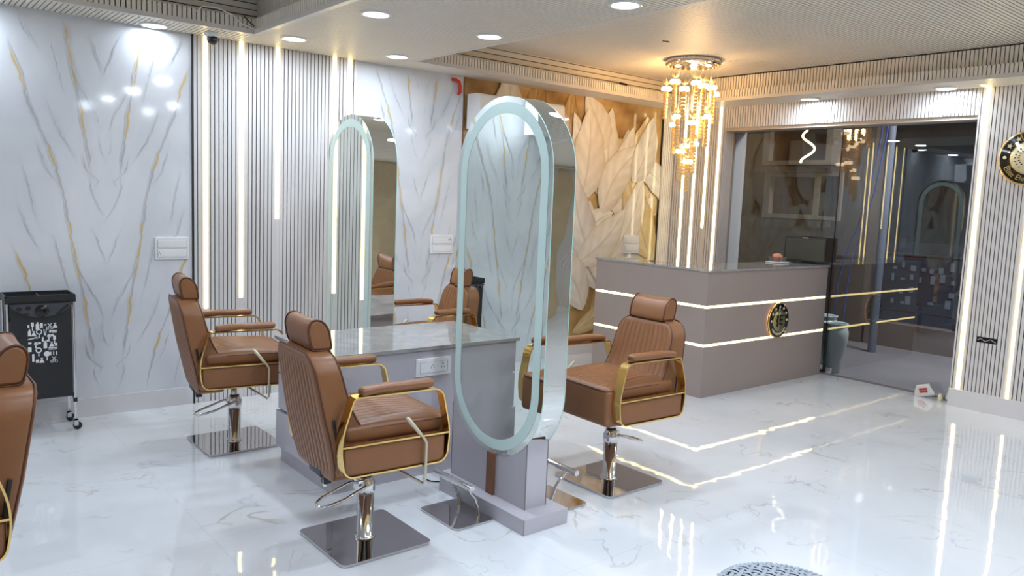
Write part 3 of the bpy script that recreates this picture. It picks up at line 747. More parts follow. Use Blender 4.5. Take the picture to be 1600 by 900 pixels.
# ---------------------------------------------------------------- arched mirror stations
def pill(yc, zc, W, H, n=22):
    r = W/2; top = zc+H/2-r; bot = zc-H/2+r
    return [(yc+r*math.cos(a), top+r*math.sin(a)) for a in [PI*i/n for i in range(n+1)]]+[(yc+r*math.cos(a), bot+r*math.sin(a)) for a in [PI+PI*i/n for i in range(n+1)]]
def mirror_station(x0, x1, yc, W, zc, H, py0, py1, label):
    t = thing('mirror_station', label, 'mirror', ((x0+x1)/2, yc, 0)); L = ((x0+x1)/2, yc, 0)
    P = pill(yc, zc, W-.003, H-.003, 36)
    mb = MB().prism(P, x0+.005, x1-.005, 'x', 0, True); local(mb, L).build('mirror_surround', 'mirror_edge', t)
    for xa, xb, xr, d in ((x0, x0+.005, x0, -1), (x1-.005, x1, x1, 1)):
        mb = MB(); P2 = pill(yc, zc, W, H, 36); n = len(P2)
        mb.prism(P2, xa, xb, 'x', 1); mb.m = [1]*n+[0, 0]
        g = local(mb, L).build('mirror_glass', ['mirror', 'glass_edge'], t)
        o = pill(yc, zc, W-.060, H-.060, 36); i_ = pill(yc, zc, W-.172, H-.172, 36); xo = xr+d*.0008
        mb = MB().add([(xo, a, b) for a, b in o]+[(xo, a, b) for a, b in i_], [(k, (k+1) % n, n+(k+1) % n, n+k) for k in range(n)])
        local(mb, L).build('frosted_band', 'frosted', g)
    mb = MB().box((x0+.004, py0, .08), (x1-.004, py1, zc-H/2+.30)); local(mb, L).build('pedestal', 'laminate', t)
    mb = MB(); e = .0022
    for xx in (x0+.004, x1-.004):
        for yy in (py0, py1): mb.box((xx-e, yy-e, .08), (xx+e, yy+e, zc-H/2+.2))
    local(mb, L).build('pedestal_edging', 'seam', t)
    mb = MB().box((x0-.082, py0-.10, 0), (x1+.062, py1-.03+.02, .08)); local(mb, L).build('plinth', 'laminate', t)
    mb = MB()
    for a in ((x0-.083, py0-.101),):
        mb.box((a[0]-.001, a[1]-.001, 0), (a[0]+.002, a[1]+.002, .081))
    local(mb, L).build('plinth_edging', 'seam', t)
    mb = MB().box((x0-.012, yc-.035, .082), (x0+.003, yc+.025, zc-H/2+.01)); local(mb, L).build('cable_cover', 'wood_brown', t)
    return t
mirror_station(2.525, 2.675, 3.19, .78, 1.235, 1.87, 2.905, 3.56, 'near two-sided arched mirror with frosted border on a mauve-grey pedestal')
mirror_station(2.63, 2.82, 5.06, .68, 1.26, 1.87, 4.82, 5.30, 'far two-sided arched mirror behind the styling table, reflecting the slatted wall')

# footrests
def footrest(x, y, sg, label):
    t = thing('footrest', label, 'footrest', (x, y, 0), 0 if sg > 0 else PI)
    MB().prism(rounded([(-.12, -.17), (.12, -.17), (.12, .17), (-.12, .17)], .028, 5), .001, .010).build('base_plate', 'steel_plate', t)
    for yy in (-.085, .085): MB().tube([(.085, yy, .008), (.078, yy, .05), (.052, yy, .11), (.005, yy, .165), (-.02, yy, .185)], .0105, 10).build('upright_bar', 'chrome', t)
    MB().tube([(-.025, -.165, .195), (-.025, .165, .195)], .0165, 14).build('foot_bar', 'chrome', t)
    return t
footrest(2.318, 3.205, 1, 'chrome footrest on a steel plate in front of the near mirror, left side')
footrest(2.885, 3.09, -1, 'chrome footrest on the right side of the near mirror pedestal')
tag(MB().tube([(2.50, 3.775, .05), (2.48, 3.76, .03), (2.46, 3.73, .006), (2.47, 3.68, .005), (2.52, 3.635, .005), (2.56, 3.60, .02)], .0035, 6).build('power_cable', 'black_gloss'), 'thin black cable curling from under the table to the mirror plinth', 'cable')

# ---------------------------------------------------------------- reception counter
CX0, CX1, CY0, CY1, CZ = 5.535, 7.50, 4.105, 5.44, 1.12
t = thing('reception_counter', 'L-shaped mauve-brown reception counter with two glowing light lines', 'counter', (CX0, CY0, 0)); L = (CX0, CY0, 0)
zs = [(0, .449), (.471, .787), (.809, CZ-.018)]
mb = MB()
for a, b2 in zs:
    mb.box((CX0, CY0, a), (CX1, CY0+.05, b2)); mb.box((CX0, CY0+.05, a), (CX0+.05, CY1, b2))
mb.box((CX0+.012, CY0+.012, .01), (CX1-.005, CY0+.05, CZ-.03)).box((CX0+.012, CY0+.03, .01), (CX0+.05, CY1-.005, CZ-.03))
mb.box((CX1-.03, CY0+.05, 0), (CX1, CY0+.45, CZ-.02)).box((CX0+.05, CY1-.03, 0), (CX0+.45, CY1, CZ-.02))
local(mb, L).build('front_panel', 'counter_board', t)
mb = MB().box((CX0+.05, CY0+.05, .72), (CX1-.03, CY0+.62, .75)).box((CX0+.05, CY0+.62, .72), (CX0+.55, CY1-.03, .75)); local(mb, L).build('inner_desk', 'counter_board', t)
poly = [(CX0-.012, CY0-.012), (CX1+.01, CY0-.012), (CX1+.01, CY0+.50), (CX0+.36, CY0+.50), (CX0+.36, CY1+.01), (CX0-.012, CY1+.01)]
local(MB().prism(poly, CZ-.018, CZ), L).build('countertop', 'table_marble', t)
for a, b2 in (((.449), .471), (.787, .809)):
    mb = MB().box((CX0+.003, CY0+.003, a+.001), (CX1-.002, CY0+.012, b2-.001)).box((CX0+.003, CY0+.012, a+.001), (CX0+.012, CY1-.002, b2-.001))
    local(mb, L).build('light_line', 'led', t)

def emblem_ring(mb, R, r, x, m, n=40, d=.004):
    pass
def emblem(name, label, cx, cy, cz, R, facing, parent_label=None):
    """round sign; facing 'y' looks to -Y (reads left to right along +X), 'x' looks to -X (reads along -Y)"""
    t = thing(name, label, 'sign', (cx, cy, cz))
    if facing == 'y': Rm = Matrix(((1, 0, 0), (0, 0, -1), (0, 1, 0))).to_4x4()
    else: Rm = Matrix(((0, 0, -1), (-1, 0, 0), (0, 1, 0))).to_4x4()
    def put(mb): mb.v = [tuple(Rm @ Vector(v)) for v in mb.v]; return mb
    put(MB().lathe([(0, .004), (R*.93, .004), (R*.93, .014), (0, .014)], 40)).build('backlight_halo', 'backlight', t)
    put(MB().lathe([(0, .014), (R*1.0, .014), (R*1.0, .028), (R*.95, .030), (0, .030)], 48)).build('gold_rim', 'gold', t)
    put(MB().lathe([(0, .030), (R*.94, .030), (R*.94, .033), (0, .033)], 48)).build('black_ring', 'black_gloss', t)
    put(MB().lathe([(R*.60, .033), (R*.60, .036), (R*.57, .037), (0, .037)], 48)).build('centre_disc', ['gold'], t)
    put(MB().lathe([(R*.56, .037), (R*.56, .0385), (0, .0385)], 48)).build('centre_field', ['cream_disc' if facing == 'x' else 'cream_dark'], t)
    return t, Rm, put
mat('cream_dark', (0.34, 0.30, 0.12), 0.25, metal=0.6, noise=(24, 0.4))
def star(cx, cy, r, a0=PI/2):
    return [(cx+(r if k % 2 == 0 else r*.42)*math.cos(a0+PI*k/5), cy+(r if k % 2 == 0 else r*.42)*math.sin(a0+PI*k/5)) for k in range(10)]
# counter emblem
t, Rm, put = emblem('round_emblem', 'round black and gold emblem on the front of the reception counter', 6.625, CY0-.001, .618, .168, 'y')
mb = MB()
for k in range(5):
    a = PI/2+(k-2)*.52; mb.prism(star(.129*math.cos(a), .129*math.sin(a), .017, a), .033, .035)
for a in (PI, 0): mb.lathe([(0, .033), (.012, .033), (.012, .036), (0, .036)], 12, (.129*math.cos(a), .129*math.sin(a), 0))
put(mb).build('star', 'cream_disc', t)
mb = MB()
for k in range(13):                       # unreadable ring lettering as small raised marks
    a = -PI/2+(k-6)*.155; ca, sa = math.cos(a), math.sin(a); T_ = Matrix.Translation((.129*ca, .129*sa, .034)) @ Matrix.Rotation(a+PI/2, 4, 'Z')
    mb.box((-.006, -.011, -.001), (.006, .011, .001), 0, T_) if k % 3 else mb.box((-.003, -.011, -.001), (.003, .011, .001), 0, T_)
put(mb).build('ring_lettering', 'cream_disc', t)
mb = text_mb('E', .135, .003, Matrix.Translation((.022, .0, .040)))
put(mb).build('letter', 'black_gloss', t)
# leaf-like figure left of the letter
mb = MB().prism([(-.055, .05), (-.03, .062), (-.02, .03), (-.032, .0), (-.018, -.03), (-.028, -.065), (-.05, -.05), (-.045, -.02), (-.062, .0), (-.048, .022)], .0385, .041)
put(mb).build('figure', 'black_gloss', t)
# wall emblem (cut by the picture's right edge)
ECY, ECZ, ER = 2.378, 2.158, .222
t, Rm, put = emblem('round_emblem', 'large round gold-rimmed emblem on the slatted wall at the right edge of the picture', XB-.010, ECY, ECZ, ER, 'x')
mb = MB()
for k in range(5):
    a = PI/2+(k-2)*.47+0.02; mb.prism(star(.171*math.cos(a), .171*math.sin(a), .024, a), .033, .036)
for a in (PI-.02, .02): mb.lathe([(0, .033), (.014, .033), (.014, .036), (0, .036)], 14, (.171*math.cos(a), .171*math.sin(a), 0))
put(mb).build('star', 'cream_disc', t)
mb = MB(); txt = 'Elite Ele'; a = PI+.42
adv = {'E': .17, 'l': .085, 'i': .08, 't': .10, 'e': .15, ' ': .12}
for ch in txt:
    wd = adv[ch]*.98; am = a+wd/2
    if ch != ' ':
        text_mb(ch, .062, .003, Matrix.Translation((.170*math.cos(am), .170*math.sin(am), .0345)) @ Matrix.Rotation(am+PI/2, 4, 'Z'), 0, mb)
    a += wd
put(mb).build('ring_lettering', 'gold', t)
mb = MB(); rnd = random.Random(4)
for k in range(7):
    a = PI-.9+k*.3
    for q in (.085, .06): mb.prism(rounded([(q*math.cos(a)*1.1-.010, q*math.sin(a)*1.1-.004), (q*math.cos(a)*1.1+.010, q*math.sin(a)*1.1-.001), (q*math.cos(a)*1.1+.004, q*math.sin(a)*1.1+.006)], .001, 1), .0385, .041)
put(mb).build('figure', 'black_gloss', t)

# monitor, bowl, grommet
t = thing('computer_monitor', 'flat black computer monitor standing on the right end of the reception counter', 'monitor', (7.43, 4.335, CZ), PI+.14)
MB().rbox((.012, .215, .125), .004, (0, 0, .145)).build('bezel', 'black_plastic', t)
mb = MB().box((.0121, -.20, .035), (.0128, .20, .255))
mb.build('screen', 'screen', t)
mb = MB().box((.0128, -.03, .2605), (.0135, .03, .2655)); mb.build('badge', 'white_plastic', t)
MB().prism(rounded([(-.07, -.10), (.07, -.10), (.07, .10), (-.07, .10)], .02, 4), .0, .010).box((-.03, -.03, .008), (-.012, .03, .14)).build('stand', 'black_plastic', t)
t = thing('glass_bowl', 'square glass bowl on a small tray near the computer monitor', 'bowl', (7.16, 4.475, CZ))
MB().rbox((.085, .085, .006), .004, (0, 0, .008)).build('tray', 'white_plastic', t)
sq = [(-.055, -.055), (.055, -.055), (.055, .055), (-.055, .055)]
mb = MB()
for k in range(4):
    a, b2 = sq[k], sq[(k+1) % 4]; o1 = 1.25
    mb.add([(a[0], a[1], .016), (b2[0], b2[1], .016), (b2[0]*o1, b2[1]*o1, .062), (a[0]*o1, a[1]*o1, .062), (a[0]*.93, a[1]*.93, .018), (b2[0]*.93, b2[1]*.93, .018), (b2[0]*o1*.95, b2[1]*o1*.95, .062), (a[0]*o1*.95, a[1]*o1*.95, .062)], [(0, 1, 2, 3), (7, 6, 5, 4), (3, 2, 6, 7)])
mb.build('glass_wall', 'clear_glass', t)
mb = MB(); rnd = random.Random(9)
def crag(q):
    n_ = math.sin(q.x*90+1)*math.sin(q.y*70+2)*math.sin(q.z*80); return q*(1+.16*n_)
mb.rbox((.046, .040, .038), .030, (0, 0, .056), (frange(-.02, .02, .01), frange(-.02, .02, .01), frange(-.02, .02, .01)), crag)
tag(mb.build('salt_lump', 'salmon', None, (7.16, 4.475, CZ+.0)), 'pink-orange crystal lump sitting in the glass bowl', 'ornament')
tag(MB().lathe([(0, CZ+.0005), (.032, CZ+.0005), (.032, CZ+.004), (.022, CZ+.006), (0, CZ+.006)], 20, (5.80, 4.96, 0)).build('cable_grommet', 'black_plastic'), 'small dark round cable grommet in the countertop of the reception counter', 'grommet')

# ---------------------------------------------------------------- trolley
def trolley():
    t = thing('salon_trolley', 'black hairdressing trolley with white tool print standing by the marble wall', 'trolley', (.835, 5.90, 0))
    x0, x1, y0, y1 = -.185, .185, -.115, .115
    def frame_box(mb, z0, z1, th=.01, o=0):
        mb.box((x0-o, y0-o, z0), (x1+o, y0-o+th, z1)).box((x0-o, y1+o-th, z0), (x1+o, y1+o, z1)).box((x0-o, y0-o, z0), (x0-o+th, y1+o, z1)).box((x1+o-th, y0-o, z0), (x1+o, y1+o, z1))
    mb = MB().box((x0-.005, y0-.005, .865), (x1+.005, y1+.005, .875)); frame_box(mb, .875, .915, .010, .012)
    mb.box((-.005, y0, .875), (.005, y1, .905)); mb.box((.005, -.02, .875), (x1, -.012, .905))
    mb.build('top_tray', 'black_plastic', t)
    # curved tool holder on the front
    arc = [(x0+.005, .862)]+[(lerp(x0+.005, x1-.005, k/16), .862-.085*math.sin(PI*k/16)**.7) for k in range(17)]+[(x1-.005, .862)]
    hp = MB().prism(arc[1:-1], y0-.034, y0-.012, 'y').build('tool_holder', 'grey_dark', t)
    mb = MB()
    mb.lathe([(0, -.0355), (.040, -.0355), (.040, -.0335)], 24, (.0, y0, .818), axis='y')
    for cx, cz, a, b2 in ((-.125, .835, .016, .013), (-.075, .838, .016, .013), (-.085, .803, .018, .007)):
        mb.prism([(cx+a*math.cos(q*PI/8), cz+b2*math.sin(q*PI/8)) for q in range(16)], y0-.0355, y0-.0335, 'y')
    mb.prism([(.075, .795), (.085, .790), (.148, .838), (.152, .852), (.14, .853)], y0-.0355, y0-.0335, 'y')
    mb.build('tool_hole', 'black_gloss', hp)
    MB().box((x0+.012, y0-.008, .235), (x1-.012, y0, .868)).box((x0+.012, y0, .235), (x1-.012, y1-.01, .243)).build('front_panel', 'black_plastic', t)
    MB().box((x0+.012, y1-.02, .235), (x1-.012, y1-.01, .868)).build('rear_panel', 'black_plastic', t)
    for z in (.33, .50, .67):
        mb = MB().box((x0+.014, y0+.004, z), (x1-.014, y1-.024, z+.006)); frame_box_in = mb
        mb.box((x0+.014, y0+.004, z), (x0+.02, y1-.024, z+.07)).box((x1-.02, y0+.004, z), (x1-.014, y1-.024, z+.07))
        mb.build('drawer', 'black_plastic', t)
    for x in (x0, x1):
        for y in (y0, y1):
            MB().tube([(x, y, .075), (x, y, .90)], .0085, 10).build('pole', 'chrome', t)
            MB().rbox((.014, .014, .02), .004, (x, y, .885)).rbox((.012, .012, .014), .003, (x, y, .205)).build('corner_joint', 'black_plastic', t)
            c = MB().lathe([(0, -.011), (.024, -.011), (.027, -.006), (.027, .006), (.024, .011), (0, .011)], 20, (x+.010, y, .0275), axis='y').build('caster_wheel', 'black_plastic', t)
            MB().box((x-.012, y-.016, .03), (x+.014, y-.013, .075)).box((x-.012, y+.013, .03), (x+.014, y+.016, .075)).box((x-.012, y-.016, .066), (x+.014, y+.016, .078)).build('caster_fork', 'chrome', c)
    for x in (x0, x1):
        MB().tube([(x, y0, .205), (x-.0, y0+.05, .225), (x, y1-.05, .225), (x, y1, .205)], .010, 8).build('base_rail', 'black_plastic', t)
    # white tool print
    mb = MB(); yy0, yy1 = y0-.0093, y0-.0081
    def P(poly): mb.prism(poly, yy0, yy1, 'y')
    def rect(cx, cz, w_, h_): P([(cx-w_/2, cz-h_/2), (cx+w_/2, cz-h_/2), (cx+w_/2, cz+h_/2), (cx-w_/2, cz+h_/2)])
    def disc(cx, cz, r_): P([(cx+r_*math.cos(k*PI/6), cz+r_*math.sin(k*PI/6)) for k in range(12)])
    def ring(cx, cz, r_):
        for k in range(12):
            a, b_ = k*PI/6, (k+1)*PI/6; P([(cx+r_*math.cos(a), cz+r_*math.sin(a)), (cx+r_*math.cos(b_), cz+r_*math.sin(b_)), (cx+r_*.65*math.cos(b_), cz+r_*.65*math.sin(b_)), (cx+r_*.65*math.cos(a), cz+r_*.65*math.sin(a))])
    def bar(ax, az, bx_, bz_, w_):
        d = Vector((bx_-ax, bz_-az)).normalized(); n_ = Vector((-d.y, d.x))*w_/2; P([(ax+n_.x, az+n_.y), (ax-n_.x, az-n_.y), (bx_-n_.x, bz_-n_.y), (bx_+n_.x, bz_+n_.y)])
    X = lambda u: -.078+u*.165
    Z = lambda v: .475+v*.255
    def bottle(u, v, s=1): rect(X(u), Z(v), .018*s, .034*s); rect(X(u), Z(v)+.022*s, .008*s, .012*s)
    def comb(u, v, L_=.045):
        rect(X(u), Z(v)+.008, L_, .006)
        for k in range(7): rect(X(u)-L_/2+.003+k*(L_-.006)/6, Z(v), .003, .014)
    def hand_mirror(u, v): ring(X(u), Z(v), .018); rect(X(u), Z(v)-.028, .006, .024)
    def dryer(u, v, f=1): disc(X(u), Z(v), .012); rect(X(u)+f*.016, Z(v)+.003, .022, .013); rect(X(u)-f*.002, Z(v)-.018, .009, .022)
    def scissors(u, v): ring(X(u)-.012, Z(v)-.014, .009); ring(X(u)+.012, Z(v)-.014, .009); bar(X(u)-.009, Z(v)-.007, X(u)+.012, Z(v)+.018, .004); bar(X(u)+.009, Z(v)-.007, X(u)-.012, Z(v)+.018, .004)
    def brush(u, v): rect(X(u), Z(v)+.012, .016, .026); rect(X(u), Z(v)-.014, .006, .03)
    def flask(u, v): P([(X(u)-.015, Z(v)-.015), (X(u)+.015, Z(v)-.015), (X(u)+.004, Z(v)+.008), (X(u)-.004, Z(v)+.008)]); rect(X(u), Z(v)+.014, .014, .006)
    rect(X(.03), Z(.95), .010, .02); brush(.16, .95); bottle(.33, .93, 1.1); rect(X(.47), Z(.96), .014, .032); rect(X(.60), Z(.97), .012, .008); scissors(.75, .94); flask(.93, .94)
    bottle(.06, .77); flask(.2, .76); hand_mirror(.38, .80); bar(X(.54), Z(.86), X(.57), Z(.70), .005); bar(X(.63), Z(.86), X(.59), Z(.70), .005); rect(X(.76), Z(.80), .012, .018); comb(.90, .78, .03)
    bar(X(.0), Z(.62), X(.34), Z(.66), .006); rect(X(.28), Z(.655), .02, .012); dryer(.72, .68); brush(.90, .58); rect(X(.5), Z(.6), .01, .03)
    rect(X(.06), Z(.52), .018, .012); dryer(.27, .50); bottle(.58, .44, 1.1); rect(X(.68), Z(.56), .018, .012); flask(.80, .46); rect(X(.95), Z(.45), .014, .02)
    hand_mirror(.35, .33); rect(X(.05), Z(.36), .02, .03); comb(.84, .34, .05); rect(X(.16), Z(.14), .012, .05)
    disc(X(.63), Z(.22), .018); rect(X(.63), Z(.10), .006, .024); flask(.45, .06); rect(X(.76), Z(.22), .006, .024); rect(X(.86), Z(.22), .006, .024); rect(X(.96), Z(.22), .006, .024); scissors(.87, .07); rect(X(.3), Z(.05), .018, .02)
    mb.build('tool_print', 'white_plastic', t)
    return t
mat('dim_pane', (0.08, 0.09, 0.10), 0.4, emit=(0.6, 0.7, 0.85), es=0.16, noise=(9, 0.5))
mat('grey_dark', (0.045, 0.048, 0.055), 0.4, noise=(20, 0.15))
trolley()

# ---------------------------------------------------------------- air conditioners
def aircon(x0, x1, z0, z1, label):
    t = thing('air_conditioner', label, 'air conditioner', ((x0+x1)/2, YA-.034, (z0+z1)/2)); w2 = (x1-x0)/2; h2 = (z1-z0)/2
    prof = rounded([(-.002-.21, -h2+.05), (-.16, -h2), (-.004, -h2), (-.004, h2), (-.19, h2)], [.02, .02, .005, .005, .03], 5)
    mb = MB(); mb.prism(prof, -w2, w2, 'x', 0, False); mb.build('housing', 'white_plastic', t)
    mb = MB().box((-w2+.02, -.205, -h2+.03), (w2-.02, -.17, -h2+.048)); mb.build('air_flap', 'white_plastic', t)
    mb = MB().box((-w2+.1, -.216, h2-.10), (-w2+.16, -.2125, h2-.085)); mb.build('badge', 'grey_plastic', t)
    return t
aircon(4.33, 5.38, 2.285, 2.60, 'white split air conditioner on the leaf mural behind the near mirror top')
aircon(-1.03, .02, 2.285, 2.60, 'white split air conditioner on the marble wall, seen only in the near mirror')
tag(MB().tube([(4.16, YA-.03, 2.715), (4.20, YA-.03, 2.712), (4.235, YA-.03, 2.70), (4.25, YA-.03, 2.66), (4.25, YA-.03, 2.61), (4.23, YA-.03, 2.59)], .016, 8).build('red_pipe', 'red'), 'short bent red pipe end at the top of the mural', 'pipe')

# dome camera with its cable, ceiling hatches
t = thing('dome_camera', 'white and black dome security camera on the soffit above the first light strip', 'security camera', (1.965, 5.90, ZC-.009))
MB().lathe([(.055, 0), (.055, -.018), (.048, -.026), (.04, -.03), (0, -.03)], 28).build('mount', 'white_plastic', t)
mb = MB(); mb.lathe([(.040*math.sin(PI*k/12), -.055-.040*math.cos(PI*k/12)+.0) for k in range(13)], 24, (0, 0, .012)); mb.build('ball', 'black_plastic', t)
MB().lathe([(0, -.042), (.018, -.042), (.016, -.036)], 16, (-.005, 0, -.045), axis='y').build('lens', 'black_gloss', t)
tag(MB().tube([(1.77, 5.675, 2.83), (1.82, 5.66, 2.875), (1.92, 5.655, 2.88), (2.02, 5.655, 2.85), (2.09, 5.66, 2.80), (2.16, 5.665, 2.785), (2.185, 5.67, 2.78)], .0045, 8).build('white_cable', 'white_plastic'), 'loose white cable hanging along the ceiling recess edge', 'cable')
tag(MB().tube([(2.11, 5.68, 2.86), (2.15, 5.66, 2.82), (2.18, 5.665, 2.80)], .004, 6).build('black_cable', 'black_plastic'), 'short black cable end at the corner of the ceiling recess', 'cable')
tag(MB().prism([(-.05, -.012), (-.02, -.016), (.0, -.03), (.03, -.014), (.055, -.006), (.02, .014), (-.02, .018)], -.011, -.009).build('ceiling_hole', 'black_gloss', None, (5.20, 4.45, ZT)), 'small dark torn hole in the slatted ceiling left of the chandelier', 'hole')
tag(MB().prism([(-.06, -.010), (.05, -.012), (.06, .008), (-.05, .012)], -.012, -.001, 'y').build('ceiling_hole', 'black_gloss', None, (6.03, 5.69, 2.87)), 'small dark notch in the fascia slats above the leaf mural', 'hole')

# ---------------------------------------------------------------- chandelier
def chandelier():
    cx, cy, cz = 6.02, 4.80, ZT-.009
    t = thing('chandelier', 'round crystal chandelier with amber tubes hanging in front of the reception corner', 'chandelier', (cx, cy, cz))
    MB().lathe([(0, 0), (.25, 0), (.255, -.01), (.255, -.045), (.25, -.05), (0, -.05)], 48).build('canopy', 'chrome_pink', t)
    mb = MB()
    for k in range(26):
        a = 2*PI*k/26; mb.lathe([(0, -.058), (.010, -.056), (.012, -.050)], 8, (.235*math.cos(a), .235*math.sin(a), 0))
    mb.build('crystal_beads', 'crystal', t)
    for a, r in ((.6, .14), (2.2, .14), (3.9, .14), (5.3, .14), (0, 0)):
        MB().lathe([(0, -.062), (.026, -.060), (.030, -.050)], 14, (r*math.cos(a), r*math.sin(a), 0)).build('spotlight', 'bulb', t)
    # pendants (sideways offset, depth offset, cap height)
    side = Vector((r2.x, r2.y)).normalized(); dep = Vector((fw.x, fw.y)).normalized()
    P = [(-.232, .02, 2.742), (-.179, -.11, 2.791), (-.106, -.19, 2.718), (.008, -.15, 2.784), (.085, -.12, 2.763), (.186, -.02, 2.764), (.231, .06, 2.715), (.134, .12, 2.582), (.145, -.05, 2.492), (-.13, .06, 2.418), (-.128, -.08, 2.480), (.040, .02, 2.439), (.005, .13, 2.228), (.068, .05, 2.245), (-.075, -.03, 2.166), (-.006, -.06, 2.071)]
    first = None
    for i, (s_, d, z) in enumerate(P):
        x, y = side*s_+dep*d; zz = z-cz
        if first is None:
            p = bpy.data.objects.new('pendant', None); COL.objects.link(p); p.parent = t; first = p
            MB().lathe([(0, .02), (.040, .018), (.048, .008), (.048, -.012), (.040, -.020), (0, -.020)], 20).build('lamp_cap', 'bulb', p)
            MB().lathe([(.020, -.02), (.020, -.07), (.006, -.08)], 10).build('amber_socket', 'amber', p)
            mb = MB()
            for q in range(7): mb.lathe([(.017, -.05-.033*q), (.023, -.055-.033*q), (.023, -.072-.033*q), (.017, -.080-.033*q)], 9, smooth=False)
            mb.build('crystal_tube', 'crystal', p)
            mb = MB()
            for q in range(5):
                a = 2*PI*q/5; c_, s2 = math.cos(a), math.sin(a)
                mb.add([(0, 0, .03), (c_*.03-s2*.016, s2*.03+c_*.016, .055), (c_*.062, s2*.062, .095), (c_*.03+s2*.016, s2*.03-c_*.016, .055), (c_*.03, s2*.03, .048)], [(0, 1, 4), (1, 2, 4), (2, 3, 4), (3, 0, 4)])
            mb.build('flower', 'crystal', p)
        else:
            p = first.copy(); COL.objects.link(p); p.parent = t
            for ch in kids(first): c = ch.copy(); COL.objects.link(c); c.parent = p
        p.location = (x, y, zz); p.rotation_euler = (0, 0, i*.7)
    for i, (s_, d, z) in enumerate(P):
        x, y = side*s_+dep*d
        MB().tube([(x, y, z-cz+.02), (x, y, -.05)], .0012, 5).build('wire', 'chrome', t)
mat('chrome_pink', (0.85, 0.70, 0.62), 0.12, metal=1, noise=(6, 0.03))
chandelier()

# ---------------------------------------------------------------- shop window and what lies beyond
mb = MB().box((7.555, 2.76, 0.012), (7.563, 5.40, 2.53))
struct(mb.build('window_1', 'shop_glass'))
mb = MB().box((XB+.01, 2.77, 2.495), (7.60, 5.40, 2.53)).box((7.54, 5.375, 0), (7.58, 5.40, 2.50)).box((7.54, 2.765, 0), (7.58, 2.80, 2.50))
struct(mb.build('trim_11', 'tan_frame'))
struct(MB().box((7.545, 2.76, -.02), (7.575, 5.40, .014)).build('trim_12', 'seam'))
mb = MB().box((7.552, 4.10, .01), (7.566, 4.106, 2.50)); struct(mb.build('trim_13', 'dark_metal'))
# patch fittings at the bottom of the glass
tag(MB().rbox((.014, .03, .03), .003, (7.556, 4.04, .045)).build('patch_fitting', 'chrome'), 'small metal clamp fitting at the bottom corner of the window glass', 'fitting')
# outside
tag(MB().box((7.575, -6, -.12), (16, 12, -.015)).build('pavement', 'pavement'), 'dim grey paved ground beyond the shop window', 'pavement', kind='structure')
tag(MB().box((9.98, -1, -.015), (10.2, 4.9, .29)).build('low_wall', 'kerb'), 'low brown wall at the far edge of the paving outside', 'wall')
tag(MB().box((9.95, 4.95, -.015), (10.4, 11, 4.5)).build('building', 'facade'), 'dark brown building side beyond the left half of the shop window', 'building')
tag(MB().box((15, -6, -.1), (15.4, 12, 5.5)).build('building', 'night_wall'), 'dark blue building far across the street outside the window', 'building')
def boxed_window(y0, y1, z0, z1, depth, label, side=False):
    t = thing('boxed_window', label, 'window', (9.95, (y0+y1)/2, (z0+z1)/2)); w2, h2 = (y1-y0)/2, (z1-z0)/2; f = .06
    mb = MB().box((-depth, -w2, -h2), (0, w2, -h2+f)).box((-depth, -w2, h2-f), (0, w2, h2)).box((-depth, -w2, -h2+f), (-.0, -w2+f*1.4, h2-f)).box((-depth, w2-f*1.6, -h2+f), (0, w2, h2-f))
    mb.build('window_frame', 'casing', t)
    MB().box((-depth*.6, -w2+f*1.4, -h2+f), (-depth*.55, w2-f*1.6, h2-f)).build('pane', 'dark_pane', t)
    MB().box((-depth-.08, -w2-.05, -h2-.10), (0, w2+.15, -h2-.02)).build('ledge', 'facade', t)
    if side:
        MB().box((-depth, -w2-.26, -h2), (-depth+.04, -w2, -h2+.05)).box((-depth, -w2-.26, h2-.05), (-depth+.04, -w2, h2)).box((-depth, -w2-.30, -h2), (-depth+.04, -w2-.26, h2)).build('side_frame', 'casing', t)
        MB().box((-depth+.01, -w2-.26, -h2+.05), (-depth+.02, -w2, h2-.05)).build('side_pane', 'dark_pane', t)
    return t
boxed_window(5.52, 6.36, 1.55, 2.17, .25, 'lower wood-framed window with a side panel on the dark building outside', True)
boxed_window(5.40, 6.42, 2.27, 2.95, .25, 'upper wood-framed window on the dark building, behind the glowing spiral')
# glowing spiral light on its bracket
t = thing('spiral_light', 'glowing warm wavy light hanging outside in front of the upper window', 'light', (9.45, 5.60, 2.28))
pts = []
for k in range(34):
    s_ = k/33; pts.append((.03*math.cos(s_*9), .085*math.sin(s_*2.5*PI+.4)-.02*s_, .42-.42*s_))
MB().tube(pts, .014, 8).build('glowing_tube', 'bulb', t)
MB().tube([(.02, .03, .42), (.0, .03, .95), (.5, .03, .95)], .006, 6).build('bracket', 'dark_metal', t)
tag(MB().tube([(9.4, 4.50, -.015), (9.4, 4.50, 3.6)], .048, 14).build('drain_pipe', 'pole_paint'), 'blue-grey upright post outside the middle of the shop window', 'post')
for dy in (0, .06):
    tag(MB().tube([(8.7, 4.20+dy, 3.0), (8.72, 4.23+dy, 2.5), (8.75, 4.32+dy, 1.9), (8.8, 4.44+dy, 1.5), (8.85, 4.56+dy*1.5, 1.16), (8.9, 4.62+dy*2, .8), (8.9, 4.64+dy*2, -.01)], .009, 6).build('blue_cable', 'blue_cable'), ('left' if dy else 'right')+' of two blue cables slanting down outside the window', 'cable')
# balustrade on the low wall
t = thing('balustrade', 'dark metal handrail and posts standing on the low wall outside', 'railing', (10.08, 2.5, .29))
MB().tube([(0, -3, .87), (0, 2.35, .87)], .022, 8).build('handrail', 'dark_metal', t)
for y in (2.3, 1.35, .95, .1, -.8): MB().box((-.02, y-.02, 0), (.02, y+.02, .87)).build('post', 'dark_metal', t)
MB().tube([(0, -3, .16), (0, 2.35, .16)], .015, 8).build('lower_rail', 'dark_metal', t)
